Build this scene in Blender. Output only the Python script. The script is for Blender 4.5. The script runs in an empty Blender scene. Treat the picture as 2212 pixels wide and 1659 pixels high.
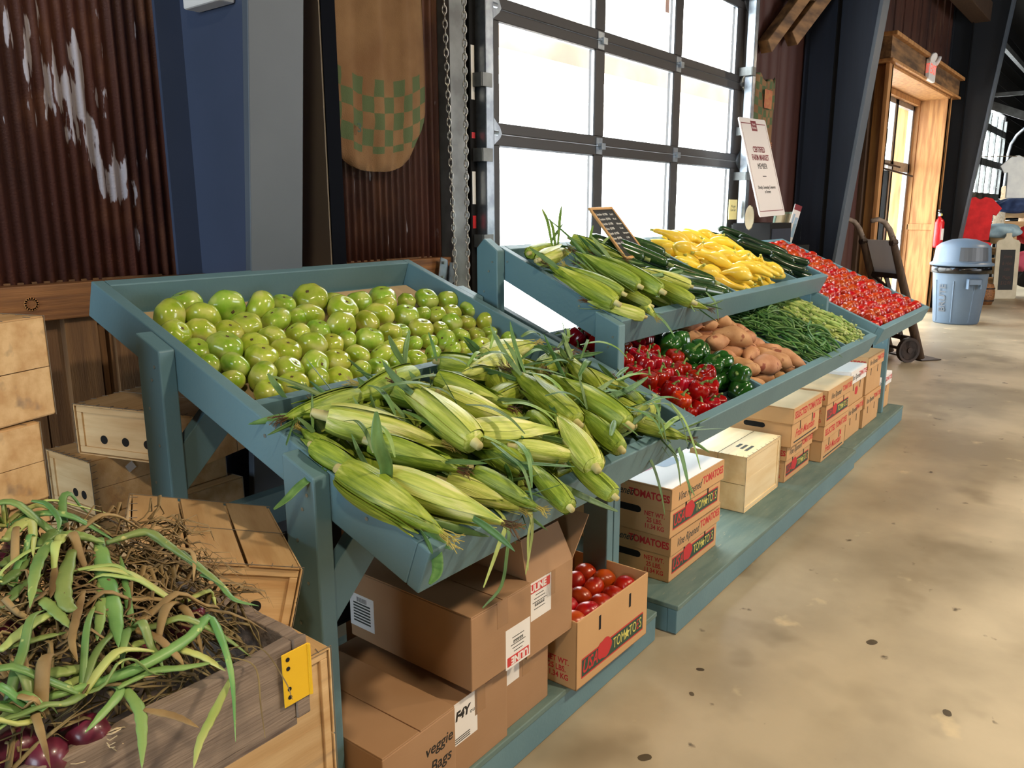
import bpy, math, random
import numpy as np
from mathutils import Matrix, Vector, Euler, noise
random.seed(7)
PI = math.pi
R = math.radians
SC = bpy.context.scene
COL = SC.collection

# ---------------------------------------------------------------- camera, sky, lights, exposure
cam_d = bpy.data.cameras.new('camera'); cam = bpy.data.objects.new('camera', cam_d); COL.objects.link(cam)
cam_d.sensor_fit = 'HORIZONTAL'; cam_d.sensor_width = 36.0; cam_d.lens = 36.0 * 1720 / 2212
cam_d.clip_start = 0.02; cam_d.clip_end = 200
_p, _y, _r = R(12.26), R(38.1), R(-0.17)
_F = Vector((math.cos(_p) * math.cos(_y), math.cos(_p) * math.sin(_y), -math.sin(_p)))
_R = Vector((math.sin(_y), -math.cos(_y), 0)); _U = _R.cross(_F)
_R2 = math.cos(_r) * _R + math.sin(_r) * _U; _U2 = -math.sin(_r) * _R + math.cos(_r) * _U
cam.matrix_world = Matrix(((_R2.x, _U2.x, -_F.x, 0), (_R2.y, _U2.y, -_F.y, 0), (_R2.z, _U2.z, -_F.z, 1.55), (0, 0, 0, 1)))
SC.camera = cam

SC.view_settings.view_transform = 'Standard'
SC.view_settings.look = 'None'
SC.view_settings.gamma = 1.0
SC.view_settings.use_curve_mapping = False
SC.view_settings.exposure = 0.55
SC.render.engine = 'CYCLES'
SC.cycles.use_denoising = True
SC.cycles.max_bounces = 6
SC.cycles.diffuse_bounces = 3
SC.cycles.glossy_bounces = 3
SC.cycles.transparent_max_bounces = 8
SC.cycles.sample_clamp_indirect = 6.0
SC.cycles.caustics_reflective = False
SC.cycles.caustics_refractive = False

W = bpy.data.worlds.new('world'); SC.world = W; W.use_nodes = True
W.node_tree.nodes['Background'].inputs[0].default_value = (0.93, 0.97, 1.0, 1)
W.node_tree.nodes['Background'].inputs[1].default_value = 12.0


def area(name, loc, target, sx, sy, power, col, portal=False):
    d = bpy.data.lights.new(name, 'AREA'); d.shape = 'RECTANGLE'; d.size = sx; d.size_y = sy
    d.energy = power; d.color = col
    if portal: d.cycles.is_portal = True
    o = bpy.data.objects.new(name, d); COL.objects.link(o); o.location = loc
    o.rotation_euler = (Vector(target) - Vector(loc)).to_track_quat('-Z', 'Y').to_euler()
    return o


# daylight through the openings, an added fill from the front, lamps on the ceiling
area('portal_garage', (4.85, 2.80, 1.7), (4.85, 0, 1.7), 3.3, 3.5, 1, (1, 1, 1), True)
area('portal_entry', (12.0, 3.15, 1.6), (12.0, 0, 1.6), 3.4, 3.3, 1, (1, 1, 1), True)
area('daylight_left_doorway', (-4.6, 0.6, 1.9), (2, 1.0, 1.0), 3.2, 3.0, 185, (0.74, 0.89, 1.0))
area('daylight_front_doorway', (9.5, -6.5, 2.2), (9.5, 1.0, 0.6), 5.0, 3.2, 270, (0.94, 0.96, 1.0))  # added fill light before the closed front wall, out of view
for i, (x, y, p) in enumerate([(-0.9, -0.9, 55), (2.5, -1.5, 105), (5.6, -1.6, 75), (9.5, -1.6, 60), (14.0, -0.4, 70)]):
    d = bpy.data.lights.new('ceiling_lamp_light', 'AREA'); d.shape = 'DISK'; d.size = 0.30; d.energy = p; d.color = (1.0, 0.80, 0.56)
    o = bpy.data.objects.new('ceiling_lamp_light', d); COL.objects.link(o); o.location = (x, y, 3.9)

# the produce stands are turned a little from the wall line
PF = Matrix.Rotation(R(0.9), 4, 'Z')       # platforms and boxes
SS = 1.16                                  # stand units to metres
ST = Matrix.Translation((0, 0, 1.55)) @ Matrix.Scale(SS, 4) @ Matrix.Translation((0, 0, -1.55)) @ PF


def zl(z):
    """height above the floor in stand units"""
    return 1.55 - (1.55 - z) / SS


TA = (0.855, 0.995, 0.371); TB = (0.885, 0.966, 0.39); TC = (1.143, 1.234, 0.45); TD = (0.873, 0.985, 0.424)


def TM(T):
    return ST @ Matrix.Translation((0, T[0], T[1])) @ Matrix.Rotation(math.atan(T[2]), 4, 'X')


# ---------------------------------------------------------------- helpers
def srgb(r, g, b):
    f = lambda c: (c / 255 / 12.92) if c / 255 <= 0.04045 else ((c / 255 + 0.055) / 1.055) ** 2.4
    return (f(r), f(g), f(b), 1)


MATS = {}


def mat(name, c1, rough=0.6, c2=None, scale=6, stretch=(1, 1, 1), bump=0, bscale=60, bstretch=(1, 1, 1), rnd=0, hue=0, metal=0, spec=0.5, detail=4,
        lo=0.35, hi=0.65, coat=0, sss=0, c3=None, s3=30, lo3=0.6, hi3=0.68, transl=0):
    m = bpy.data.materials.new(name); m.use_nodes = True; nt = m.node_tree; N = nt.nodes; L = nt.links
    b = N['Principled BSDF']; b.inputs['Roughness'].default_value = rough; b.inputs['Metallic'].default_value = metal
    b.inputs['Specular IOR Level'].default_value = spec
    if coat: b.inputs['Coat Weight'].default_value = coat; b.inputs['Coat Roughness'].default_value = 0.12
    tc = N.new('ShaderNodeTexCoord')

    def mp(st):
        q = N.new('ShaderNodeMapping'); q.inputs['Scale'].default_value = st; L.new(tc.outputs['Object'], q.inputs[0]); return q.outputs[0]

    def ramp(src, lo, hi):
        q = N.new('ShaderNodeMapRange'); q.inputs['From Min'].default_value = lo; q.inputs['From Max'].default_value = hi
        L.new(src, q.inputs['Value']); return q.outputs[0]
    out = None
    if c2 is not None:
        n = N.new('ShaderNodeTexNoise'); n.inputs['Scale'].default_value = scale; n.inputs['Detail'].default_value = detail
        L.new(mp(stretch), n.inputs['Vector'])
        mx = N.new('ShaderNodeMix'); mx.data_type = 'RGBA'; mx.inputs[6].default_value = srgb(*c1); mx.inputs[7].default_value = srgb(*c2)
        L.new(ramp(n.outputs[0], lo, hi), mx.inputs[0]); out = mx.outputs[2]
        if c3 is not None:
            n2 = N.new('ShaderNodeTexNoise'); n2.inputs['Scale'].default_value = s3; n2.inputs['Detail'].default_value = 3
            L.new(mp(stretch), n2.inputs['Vector'])
            m2 = N.new('ShaderNodeMix'); m2.data_type = 'RGBA'; m2.inputs[7].default_value = srgb(*c3)
            L.new(out, m2.inputs[6]); L.new(ramp(n2.outputs[0], lo3, hi3), m2.inputs[0]); out = m2.outputs[2]
    if rnd or hue:
        oi = N.new('ShaderNodeObjectInfo'); hs = N.new('ShaderNodeHueSaturation')
        if out is None: hs.inputs['Color'].default_value = srgb(*c1)
        else: L.new(out, hs.inputs['Color'])
        q = N.new('ShaderNodeMapRange'); q.inputs['To Min'].default_value = 1 - rnd; q.inputs['To Max'].default_value = 1 + rnd
        L.new(oi.outputs['Random'], q.inputs['Value']); L.new(q.outputs[0], hs.inputs['Value'])
        if hue:
            a = N.new('ShaderNodeMath'); a.operation = 'MULTIPLY'; a.inputs[1].default_value = 7.31; L.new(oi.outputs['Random'], a.inputs[0])
            fr = N.new('ShaderNodeMath'); fr.operation = 'FRACT'; L.new(a.outputs[0], fr.inputs[0])
            q2 = N.new('ShaderNodeMapRange'); q2.inputs['To Min'].default_value = 0.5 - hue; q2.inputs['To Max'].default_value = 0.5 + hue
            L.new(fr.outputs[0], q2.inputs['Value']); L.new(q2.outputs[0], hs.inputs['Hue'])
        out = hs.outputs[0]
    if out is None: b.inputs['Base Color'].default_value = srgb(*c1)
    else: L.new(out, b.inputs['Base Color'])
    if bump:
        n = N.new('ShaderNodeTexNoise'); n.inputs['Scale'].default_value = bscale; n.inputs['Detail'].default_value = 3
        L.new(mp(bstretch), n.inputs['Vector'])
        bp = N.new('ShaderNodeBump'); bp.inputs['Strength'].default_value = bump; bp.inputs['Distance'].default_value = 0.004
        L.new(n.outputs[0], bp.inputs['Height']); L.new(bp.outputs[0], b.inputs['Normal'])
    MATS[name] = m
    return m


def tag(o, label=None, cat=None, group=None, kind=None):
    if label: o['label'] = label
    if cat: o['category'] = cat
    if group: o['group'] = group
    if kind: o['kind'] = kind
    return o


class MB:
    """collects shapes and links them as one mesh object"""
    def __init__(s):
        s.v = []; s.f = []

    def add(s, vs, fs, T=None):
        n = len(s.v)
        s.v += [tuple(T @ Vector(v)) for v in vs] if T is not None else [tuple(v) for v in vs]
        s.f += [tuple(i + n for i in f) for f in fs]
        return s

    def box(s, x0, x1, y0, y1, z0, z1, T=None):
        vs = [(x0, y0, z0), (x1, y0, z0), (x1, y1, z0), (x0, y1, z0), (x0, y0, z1), (x1, y0, z1), (x1, y1, z1), (x0, y1, z1)]
        return s.add(vs, [(0, 3, 2, 1), (4, 5, 6, 7), (0, 1, 5, 4), (1, 2, 6, 5), (2, 3, 7, 6), (3, 0, 4, 7)], T)

    def prism(s, pts, d, T=None):
        """polygon in xz pushed along y from 0 to d"""
        n = len(pts)
        vs = [(x, 0, z) for x, z in pts] + [(x, d, z) for x, z in pts]
        fs = [tuple(range(n)), tuple(range(2 * n - 1, n - 1, -1))] + [(i, i + n, (i + 1) % n + n, (i + 1) % n) for i in range(n)]
        return s.add(vs, fs, T)

    def lathe(s, prof, n=24, T=None, rf=None):
        """prof: (r, z); rf(theta, t) scales the radius"""
        vs = []; fs = []; m = len(prof)
        for j, (r, z) in enumerate(prof):
            for i in range(n):
                th = 2 * PI * i / n; k = rf(th, j / (m - 1)) if rf else 1
                vs.append((r * k * math.cos(th), r * k * math.sin(th), z))
        for j in range(m - 1):
            for i in range(n):
                a = j * n + i; b = j * n + (i + 1) % n
                fs.append((a, b, b + n, a + n))
        fs.append(tuple(range(n - 1, -1, -1))); fs.append(tuple((m - 1) * n + i for i in range(n)))
        return s.add(vs, fs, T)

    def tube(s, path, rad, n=8, T=None, flat=1.0, rf=None):
        """path of points; rad number or list; flat squashes the section"""
        P = [Vector(p) for p in path]; m = len(P)
        rr = rad if isinstance(rad, (list, tuple)) else [rad] * m
        vs = []; fs = []
        up = Vector((0, 0, 1))
        d0 = (P[1] - P[0]).normalized()
        if abs(d0.dot(up)) > .9: up = Vector((1, 0, 0))
        side = d0.cross(up).normalized()
        for j in range(m):
            d = (P[min(j + 1, m - 1)] - P[max(j - 1, 0)])
            d = d.normalized() if d.length > 1e-9 else d0
            side = (side - d * side.dot(d))
            side = side.normalized() if side.length > 1e-6 else d.orthogonal().normalized()
            u = side.cross(d).normalized()
            for i in range(n):
                th = 2 * PI * i / n; k = rr[j] * (rf(th, j / (m - 1)) if rf else 1)
                vs.append(P[j] + side * (k * math.cos(th)) + u * (k * flat * math.sin(th)))
        for j in range(m - 1):
            for i in range(n):
                a = j * n + i; b = j * n + (i + 1) % n
                fs.append((a, b, b + n, a + n))
        fs.append(tuple(range(n - 1, -1, -1))); fs.append(tuple((m - 1) * n + i for i in range(n)))
        return s.add(vs, fs, T)

    def ribbon(s, path, width, normal=(0, 0, 1), fold=0.25, T=None, thick=0.0006):
        """leaf blade along a path: V-folded strip with thickness; width(t) or number"""
        P = [Vector(p) for p in path]; m = len(P); vs = []; fs = []
        nr = Vector(normal)
        for j in range(m):
            t = j / (m - 1); w = width(t) if callable(width) else width
            d = (P[min(j + 1, m - 1)] - P[max(j - 1, 0)]).normalized()
            sd = d.cross(nr)
            sd = sd.normalized() if sd.length > 1e-4 else d.orthogonal().normalized()
            u = sd.cross(d).normalized()
            for q, (a, h) in enumerate([(-1, fold), (-.5, fold * .35), (0, 0), (.5, fold * .35), (1, fold)]):
                vs.append(P[j] + sd * (a * w) + u * (h * w))
            for q, (a, h) in enumerate([(-1, fold), (-.5, fold * .35), (0, 0), (.5, fold * .35), (1, fold)]):
                vs.append(P[j] + sd * (a * w) + u * (h * w - thick))
        for j in range(m - 1):
            a = j * 10; b = a + 10
            for q in range(4):
                fs.append((a + q, a + q + 1, b + q + 1, b + q)); fs.append((a + 5 + q + 1, a + 5 + q, b + 5 + q, b + 5 + q + 1))
            fs.append((a, b, b + 5, a + 5)); fs.append((a + 4, a + 9, b + 9, b + 4))
        return s.add(vs, fs, T)

    def build(s, name, m, parent=None, T=None, smooth=False, bevel=0, sub=0):
        me = bpy.data.meshes.new(name); me.from_pydata(s.v, [], s.f); me.update()
        if m is not None: me.materials.append(MATS[m] if isinstance(m, str) else m)
        if smooth: me.polygons.foreach_set('use_smooth', [True] * len(me.polygons))
        o = bpy.data.objects.new(name, me); COL.objects.link(o)
        if parent is not None: o.parent = parent
        if T is not None: o.matrix_local = T
        if bevel:
            b = o.modifiers.new('bevel', 'BEVEL'); b.width = bevel; b.segments = 2; b.limit_method = 'ANGLE'; b.angle_limit = R(40)
        if sub:
            b = o.modifiers.new('sub', 'SUBSURF'); b.levels = sub; b.render_levels = sub
        return o


def root(name, T, label, cat, group=None, kind=None):
    o = bpy.data.objects.new(name, None); COL.objects.link(o); o.matrix_world = T; o.empty_display_size = 0.05
    tag(o, label, cat, group, kind)
    return o


def copy_tree(o, T, label=None, group=None):
    """copies a thing, its parts and their sub-parts; meshes are shared"""
    r = o.copy(); COL.objects.link(r); r.parent = None; r.matrix_world = T
    if label: r['label'] = label
    if group: r['group'] = group
    for ch in o.children:
        c = ch.copy(); COL.objects.link(c); c.parent = r
        for g in ch.children:
            d = g.copy(); COL.objects.link(d); d.parent = c
    return r


def text(body, size, m, parent, T, shear=0, align='CENTER', name='lettering', sx=1.0, bold=0.0):
    cu = bpy.data.curves.new(name, 'FONT'); cu.body = body; cu.size = size; cu.align_x = align; cu.align_y = 'CENTER'
    cu.extrude = 0.0003; cu.shear = shear; cu.offset = bold; cu.resolution_u = 3
    cu.materials.append(MATS[m])
    q = bpy.data.objects.new(name + '_curve', cu); COL.objects.link(q)
    me = bpy.data.meshes.new_from_object(q.evaluated_get(bpy.context.evaluated_depsgraph_get()))
    bpy.data.objects.remove(q); bpy.data.curves.remove(cu)
    if not me.materials: me.materials.append(MATS[m])
    o = bpy.data.objects.new(name, me); COL.objects.link(o); o.parent = parent
    o.matrix_local = T @ Matrix.Diagonal((sx, 1, 1, 1))
    return o


def basis(origin, xd, yd):
    """frame whose x and y axes run along the given directions (z is the normal)"""
    x = Vector(xd).normalized(); y = Vector(yd).normalized(); z = x.cross(y).normalized(); y = z.cross(x)
    o = Vector(origin)
    return Matrix(((x.x, y.x, z.x, o.x), (x.y, y.y, z.y, o.y), (x.z, y.z, z.z, o.z), (0, 0, 0, 1)))


FRONT = lambda x, y, z: basis((x, y, z), (1, 0, 0), (0, 0, 1))     # a face that looks towards -y
SIDE = lambda x, y, z: basis((x, y, z), (0, -1, 0), (0, 0, 1))     # a face that looks towards -x
TOPF = lambda x, y, z: basis((x, y, z), (1, 0, 0), (0, 1, 0))      # a face that looks up

# ---------------------------------------------------------------- materials
mat('paint', (88, 122, 133), 0.5, (98, 132, 142), 3, (1, 1, 1), bump=0.15, bscale=90, bstretch=(1, 1, 1))
mat('paint_worn', (86, 112, 110), 0.6, (104, 126, 120), 5, (1, 6, 6), bump=0.15, bscale=60, c3=(132, 136, 122), s3=14, lo3=0.66, hi3=0.72)
mat('cardboard', (158, 122, 88), 0.75, (168, 132, 98), 3, bump=0.08, bscale=20, bstretch=(1, 1, 12), rnd=0.05)
mat('cardboard_tan', (194, 152, 104), 0.75, (202, 160, 112), 3, bump=0.08, bscale=20, bstretch=(1, 1, 12), rnd=0.05)
mat('cardboard_dark', (96, 70, 50), 0.8)
mat('cardboard_pale', (203, 178, 140), 0.8, (190, 164, 126), 4)
mat('white_card', (232, 230, 228), 0.5)
mat('slot_black', (12, 10, 9), 0.9)
mat('ink_red', (188, 40, 44), 0.6)
mat('ink_dark', (48, 54, 50), 0.6)
mat('ink_green', (40, 68, 52), 0.6)
mat('ink_pink', (206, 128, 150), 0.6)
mat('ink_blue', (150, 176, 200), 0.6)
mat('ink_yellow', (206, 196, 100), 0.6)
mat('ink_black', (14, 14, 15), 0.5)
mat('ink_maroon', (120, 34, 48), 0.5)
mat('chalk', (205, 205, 200), 0.9)
mat('slate', (30, 31, 32), 0.6)
mat('pale_wood', (218, 188, 142), 0.62, (194, 156, 108), 3, (1.2, 9, 9), bump=0.15, bscale=18, bstretch=(1, 14, 14), c3=(150, 128, 104), s3=2.2, lo3=0.6, hi3=0.75)
mat('pale_wood_x', (206, 172, 124), 0.62, (182, 144, 96), 3, (9, 1.2, 9), bump=0.15, bscale=18, bstretch=(14, 1, 14))
mat('clean_wood', (232, 212, 172), 0.55, (222, 196, 150), 2.5, (1.2, 8, 8), bump=0.1, bscale=18, bstretch=(1, 14, 14))
mat('grey_wood', (142, 126, 112), 0.75, (112, 98, 88), 3, (1, 10, 10), bump=0.5, bscale=14, bstretch=(1, 16, 16), c3=(84, 70, 64), s3=5, lo3=0.6, hi3=0.7)
mat('dark_wood', (84, 62, 44), 0.7, (62, 46, 34), 4, (10, 10, 1), bump=0.3, bscale=20, bstretch=(12, 12, 1))
mat('rail_wood', (146, 100, 58), 0.6, (102, 66, 40), 5, (.8, 10, 14), bump=0.3, bscale=20, bstretch=(1, 14, 20))
mat('panel_wood', (120, 88, 56), 0.65, (88, 62, 40), 4, (12, 12, .8), bump=0.3, bscale=20, bstretch=(14, 14, 1))
mat('rim_wood', (206, 160, 104), 0.5)
mat('casing_wood', (196, 146, 90), 0.6, (160, 108, 62), 3, (8, 8, .8), bump=0.2, bscale=16, bstretch=(12, 12, 1), c3=(120, 84, 52), s3=1.6, lo3=0.62, hi3=0.8)
mat('rough_wood', (150, 112, 72), 0.7, (80, 58, 40), 3, (.8, 5, 5), bump=0.4, bscale=14)
mat('steel_blue', (66, 76, 100), 0.45, (62, 72, 94), 3, bump=0.05, bscale=40)
mat('steel_grey', (84, 93, 104), 0.5, (78, 87, 98), 3, bump=0.05, bscale=40)
mat('steel_dark', (24, 27, 33), 0.6, (28, 32, 40), 2)
mat('brown_steel', (128, 120, 110), 0.6)
mat('navy_black', (5, 10, 22), 0.8, spec=0.1)
mat('navy_dark', (22, 32, 52), 0.55, (18, 27, 46), 4, (6, 6, .5))
mat('door_black', (44, 41, 42), 0.45)
mat('galv', (170, 178, 186), 0.35, (140, 148, 158), 20, metal=0.85)
mat('galv_dull', (128, 132, 132), 0.5, (96, 98, 98), 8, metal=0.6)
mat('chain_metal', (190, 190, 186), 0.35, metal=0.9)
mat('iron', (46, 38, 34), 0.6, (62, 46, 36), 8, metal=0.4, bump=0.3, bscale=40)
mat('black_paint', (14, 14, 15), 0.75, spec=0.2)
mat('black_siding', (20, 21, 23), 0.7)
mat('burlap', (160, 124, 82), 0.9, (150, 108, 66), 5, bump=0.6, bscale=400, c3=(122, 86, 56), s3=3, lo3=0.58, hi3=0.75)
mat('outside_ground', (226, 224, 220), 0.9)
mat('outside_wood', (238, 228, 212), 0.8, (222, 208, 188), 3)
mat('plastic_grey', (96, 116, 138), 0.42, (90, 110, 132), 5)
mat('plastic_dark_grey', (78, 84, 92), 0.4)
mat('bin_bag', (10, 10, 12), 0.2)
mat('ext_red', (196, 24, 30), 0.3, coat=0.4)
mat('red_cloth', (206, 34, 40), 0.85, (176, 22, 30), 8, bump=0.5, bscale=20)
mat('blue_cloth', (62, 84, 130), 0.85, (40, 58, 98), 8, bump=0.5, bscale=20)
mat('sky_cloth', (176, 206, 222), 0.85, (150, 184, 206), 8, bump=0.5, bscale=20)
mat('white_cloth', (222, 232, 238), 0.85, (206, 216, 226), 6, bump=0.4, bscale=20)
mat('pink_cloth', (206, 92, 120), 0.85)
mat('black_cloth', (22, 22, 24), 0.85)
mat('yellow_cloth', (214, 182, 84), 0.85)
mat('hinge_yellow', (232, 188, 36), 0.45, (222, 178, 30), 6, c3=(86, 52, 28), s3=22, lo3=0.62, hi3=0.68, spec=0.5)
mat('cream_board', (212, 206, 186), 0.6, (196, 190, 168), 6)
mat('cream_card', (214, 206, 176), 0.6)
mat('mint', (170, 200, 182), 0.6)
mat('white_sign', (226, 222, 222), 0.4)
mat('sticky_yellow', (214, 200, 140), 0.7)
mat('rust_plain', (70, 38, 32), 0.6)
mat('crate_black', (18, 18, 20), 0.5)
# produce
mat('green_tomato', (134, 170, 44), 0.2, (178, 194, 84), 1.1, rnd=0.1, hue=0.025, coat=0.3, c3=(214, 212, 146), s3=.8, lo3=0.56, hi3=0.8, spec=0.5)
mat('stem_scar', (84, 66, 34), 0.8)
mat('husk', (110, 136, 36), 0.40, (158, 176, 66), 22, (6, 6, .45), rnd=0.12, hue=0.012, bump=0.35, bscale=70, bstretch=(6, 6, .2), c3=(196, 206, 112), s3=9, lo3=0.58, hi3=0.75)
mat('husk_pale', (160, 178, 70), 0.40, (200, 208, 110), 20, (6, 6, .45), rnd=0.1, bump=0.35, bscale=70, bstretch=(6, 6, .2), c3=(224, 222, 160), s3=9, lo3=0.54, hi3=0.72)
mat('corn_leaf', (74, 110, 58), 0.5, (100, 134, 74), 14, (3, 3, 1), rnd=0.2, hue=0.02, bump=0.3, bscale=80)
mat('corn_leaf_pale', (170, 182, 112), 0.5, (146, 164, 84), 14, rnd=0.12)
mat('silk', (70, 46, 32), 0.8, (124, 88, 50), 30)
mat('silk_pale', (188, 178, 96), 0.7, (160, 140, 70), 30)
mat('shank', (206, 204, 150), 0.5, (176, 166, 110), 12)
mat('red_pepper', (132, 5, 6), 0.2, (158, 18, 8), .8, coat=0.25, rnd=0.14, hue=0.008)
mat('orange_pepper', (196, 66, 14), 0.2, (170, 24, 10), 4, coat=0.25)
mat('green_pepper', (24, 70, 20), 0.18, (40, 92, 30), 1, coat=0.5, rnd=0.15)
mat('pepper_stem', (118, 148, 72), 0.5, (96, 124, 58), 12)
mat('zucchini', (34, 62, 30), 0.22, (50, 84, 40), 26, (3, 3, 1), coat=0.3, rnd=0.15, c3=(104, 136, 70), s3=60, lo3=0.66, hi3=0.7)
mat('zucchini_stem', (134, 150, 84), 0.6)
mat('squash', (238, 204, 58), 0.28, (244, 216, 84), 5, rnd=0.05, hue=0.01, coat=0.2)
mat('squash_stem', (176, 178, 84), 0.6)
mat('cucumber', (22, 42, 26), 0.25, (36, 62, 34), 12, (4, 4, .6), rnd=0.25, coat=0.3)
mat('sweet_potato', (166, 116, 76), 0.68, (194, 148, 106), 22, rnd=0.08, hue=0.012, bump=0.3, bscale=40, c3=(140, 80, 54), s3=24, lo3=0.64, hi3=0.7)
mat('bean', (66, 106, 48), 0.4, (88, 130, 62), 12, rnd=0.22, hue=0.02)
mat('okra', (136, 162, 78), 0.55, (162, 182, 98), 14, rnd=0.15, hue=0.02)
mat('okra_cap', (176, 186, 120), 0.6)
mat('red_tomato', (150, 24, 5), 0.28, (176, 54, 12), .9, rnd=0.08, hue=0.012, coat=0.1)
mat('plum_tomato', (120, 18, 22), 0.2, rnd=0.15, coat=0.4)
mat('onion_leaf', (94, 132, 74), 0.42, (132, 160, 92), 12, rnd=0.22, hue=0.03, c3=(190, 196, 120), s3=40, lo3=0.66, hi3=0.7, bump=0.2, bscale=60)
mat('onion_leaf_pale', (176, 190, 116), 0.45, (150, 176, 92), 10, rnd=0.12, hue=0.03)
mat('onion_dry', (156, 132, 88), 0.7, (112, 88, 54), 14, rnd=0.2, bump=0.3, bscale=60)
mat('onion_straw', (132, 116, 74), 0.75, (92, 76, 46), 20, c3=(164, 140, 96), s3=9, lo3=0.55, hi3=0.65)
mat('onion_red', (70, 16, 34), 0.35, (112, 40, 62), 6, (4, 4, 1), coat=0.3)
mat('root_hair', (196, 176, 140), 0.8)
mat('screw', (150, 162, 160), 0.35, metal=0.7)
mat('twine', (120, 110, 96), 0.5)

# glass: clear, thin, a little reflection
_m = bpy.data.materials.new('glass'); _m.use_nodes = True; _n = _m.node_tree; _n.nodes.clear()
_o = _n.nodes.new('ShaderNodeOutputMaterial'); _t = _n.nodes.new('ShaderNodeBsdfTransparent'); _g = _n.nodes.new('ShaderNodeBsdfGlossy')
_g.inputs['Roughness'].default_value = 0.05; _mx = _n.nodes.new('ShaderNodeMixShader'); _mx.inputs[0].default_value = 0.06
_t.inputs[0].default_value = (0.97, 0.985, 0.98, 1)
_n.links.new(_t.outputs[0], _mx.inputs[1]); _n.links.new(_g.outputs[0], _mx.inputs[2]); _n.links.new(_mx.outputs[0], _o.inputs[0]); MATS['glass'] = _m

# rusted corrugated iron with glints on bare metal painted in as pale patches
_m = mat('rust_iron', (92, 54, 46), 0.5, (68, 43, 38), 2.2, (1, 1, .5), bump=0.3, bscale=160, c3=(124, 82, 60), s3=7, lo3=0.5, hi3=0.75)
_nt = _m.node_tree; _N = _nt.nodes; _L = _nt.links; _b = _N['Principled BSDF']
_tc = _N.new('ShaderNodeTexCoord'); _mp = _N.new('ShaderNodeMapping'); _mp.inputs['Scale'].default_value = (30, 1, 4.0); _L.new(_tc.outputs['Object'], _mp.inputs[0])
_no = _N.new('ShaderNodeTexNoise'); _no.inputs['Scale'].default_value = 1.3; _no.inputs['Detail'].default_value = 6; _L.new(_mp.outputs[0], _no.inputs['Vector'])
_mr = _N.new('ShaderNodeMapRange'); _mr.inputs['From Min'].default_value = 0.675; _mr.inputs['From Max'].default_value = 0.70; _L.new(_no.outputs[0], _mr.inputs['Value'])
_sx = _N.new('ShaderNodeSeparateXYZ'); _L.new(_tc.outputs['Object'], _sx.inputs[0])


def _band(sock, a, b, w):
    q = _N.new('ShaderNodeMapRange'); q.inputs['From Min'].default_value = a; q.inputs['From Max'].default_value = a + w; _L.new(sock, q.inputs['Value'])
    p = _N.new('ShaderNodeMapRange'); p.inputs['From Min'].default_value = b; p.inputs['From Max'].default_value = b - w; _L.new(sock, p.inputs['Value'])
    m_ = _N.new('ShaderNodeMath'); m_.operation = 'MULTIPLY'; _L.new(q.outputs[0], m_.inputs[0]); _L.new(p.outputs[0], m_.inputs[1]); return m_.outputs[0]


# the painted band of glints leans down to the right
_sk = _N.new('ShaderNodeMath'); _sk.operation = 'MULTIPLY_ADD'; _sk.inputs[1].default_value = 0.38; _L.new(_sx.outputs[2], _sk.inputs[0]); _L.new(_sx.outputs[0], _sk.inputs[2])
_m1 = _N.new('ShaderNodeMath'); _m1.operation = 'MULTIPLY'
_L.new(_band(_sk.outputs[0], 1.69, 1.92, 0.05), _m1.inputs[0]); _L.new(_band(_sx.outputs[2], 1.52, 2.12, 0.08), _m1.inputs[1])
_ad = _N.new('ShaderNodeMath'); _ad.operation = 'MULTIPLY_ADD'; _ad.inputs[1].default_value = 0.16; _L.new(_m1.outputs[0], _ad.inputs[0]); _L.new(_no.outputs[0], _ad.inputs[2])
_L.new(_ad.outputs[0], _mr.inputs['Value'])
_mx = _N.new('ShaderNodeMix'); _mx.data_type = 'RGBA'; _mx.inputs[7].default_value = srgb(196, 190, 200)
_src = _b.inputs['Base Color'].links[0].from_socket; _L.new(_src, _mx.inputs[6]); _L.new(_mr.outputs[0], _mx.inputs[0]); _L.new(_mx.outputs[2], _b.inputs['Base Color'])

# concrete floor: tan, mottled, stained
_m = mat('concrete', (180, 166, 140), 0.42, (140, 128, 106), 0.9, detail=8, bump=0.05, bscale=30, c3=(126, 112, 88), s3=2.6, lo3=0.6, hi3=0.85, lo=0.4, hi=0.6)
_nt = _m.node_tree; _N = _nt.nodes; _L = _nt.links; _b = _N['Principled BSDF']; _tc = _N.new('ShaderNodeTexCoord')


def _spots(scale, a, b, col):
    no = _N.new('ShaderNodeTexNoise'); no.inputs['Scale'].default_value = scale; no.inputs['Detail'].default_value = 4; _L.new(_tc.outputs['Object'], no.inputs['Vector'])
    mr = _N.new('ShaderNodeMapRange'); mr.inputs['From Min'].default_value = a; mr.inputs['From Max'].default_value = b; _L.new(no.outputs[0], mr.inputs['Value'])
    mx = _N.new('ShaderNodeMix'); mx.data_type = 'RGBA'; mx.inputs[7].default_value = srgb(*col)
    _L.new(_b.inputs['Base Color'].links[0].from_socket, mx.inputs[6]); _L.new(mr.outputs[0], mx.inputs[0]); _L.new(mx.outputs[2], _b.inputs['Base Color'])


_spots(9, 0.68, 0.73, (84, 74, 58)); _spots(1.3, 0.55, 0.75, (120, 108, 86)); _spots(5, 0.66, 0.76, (196, 178, 144))

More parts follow.
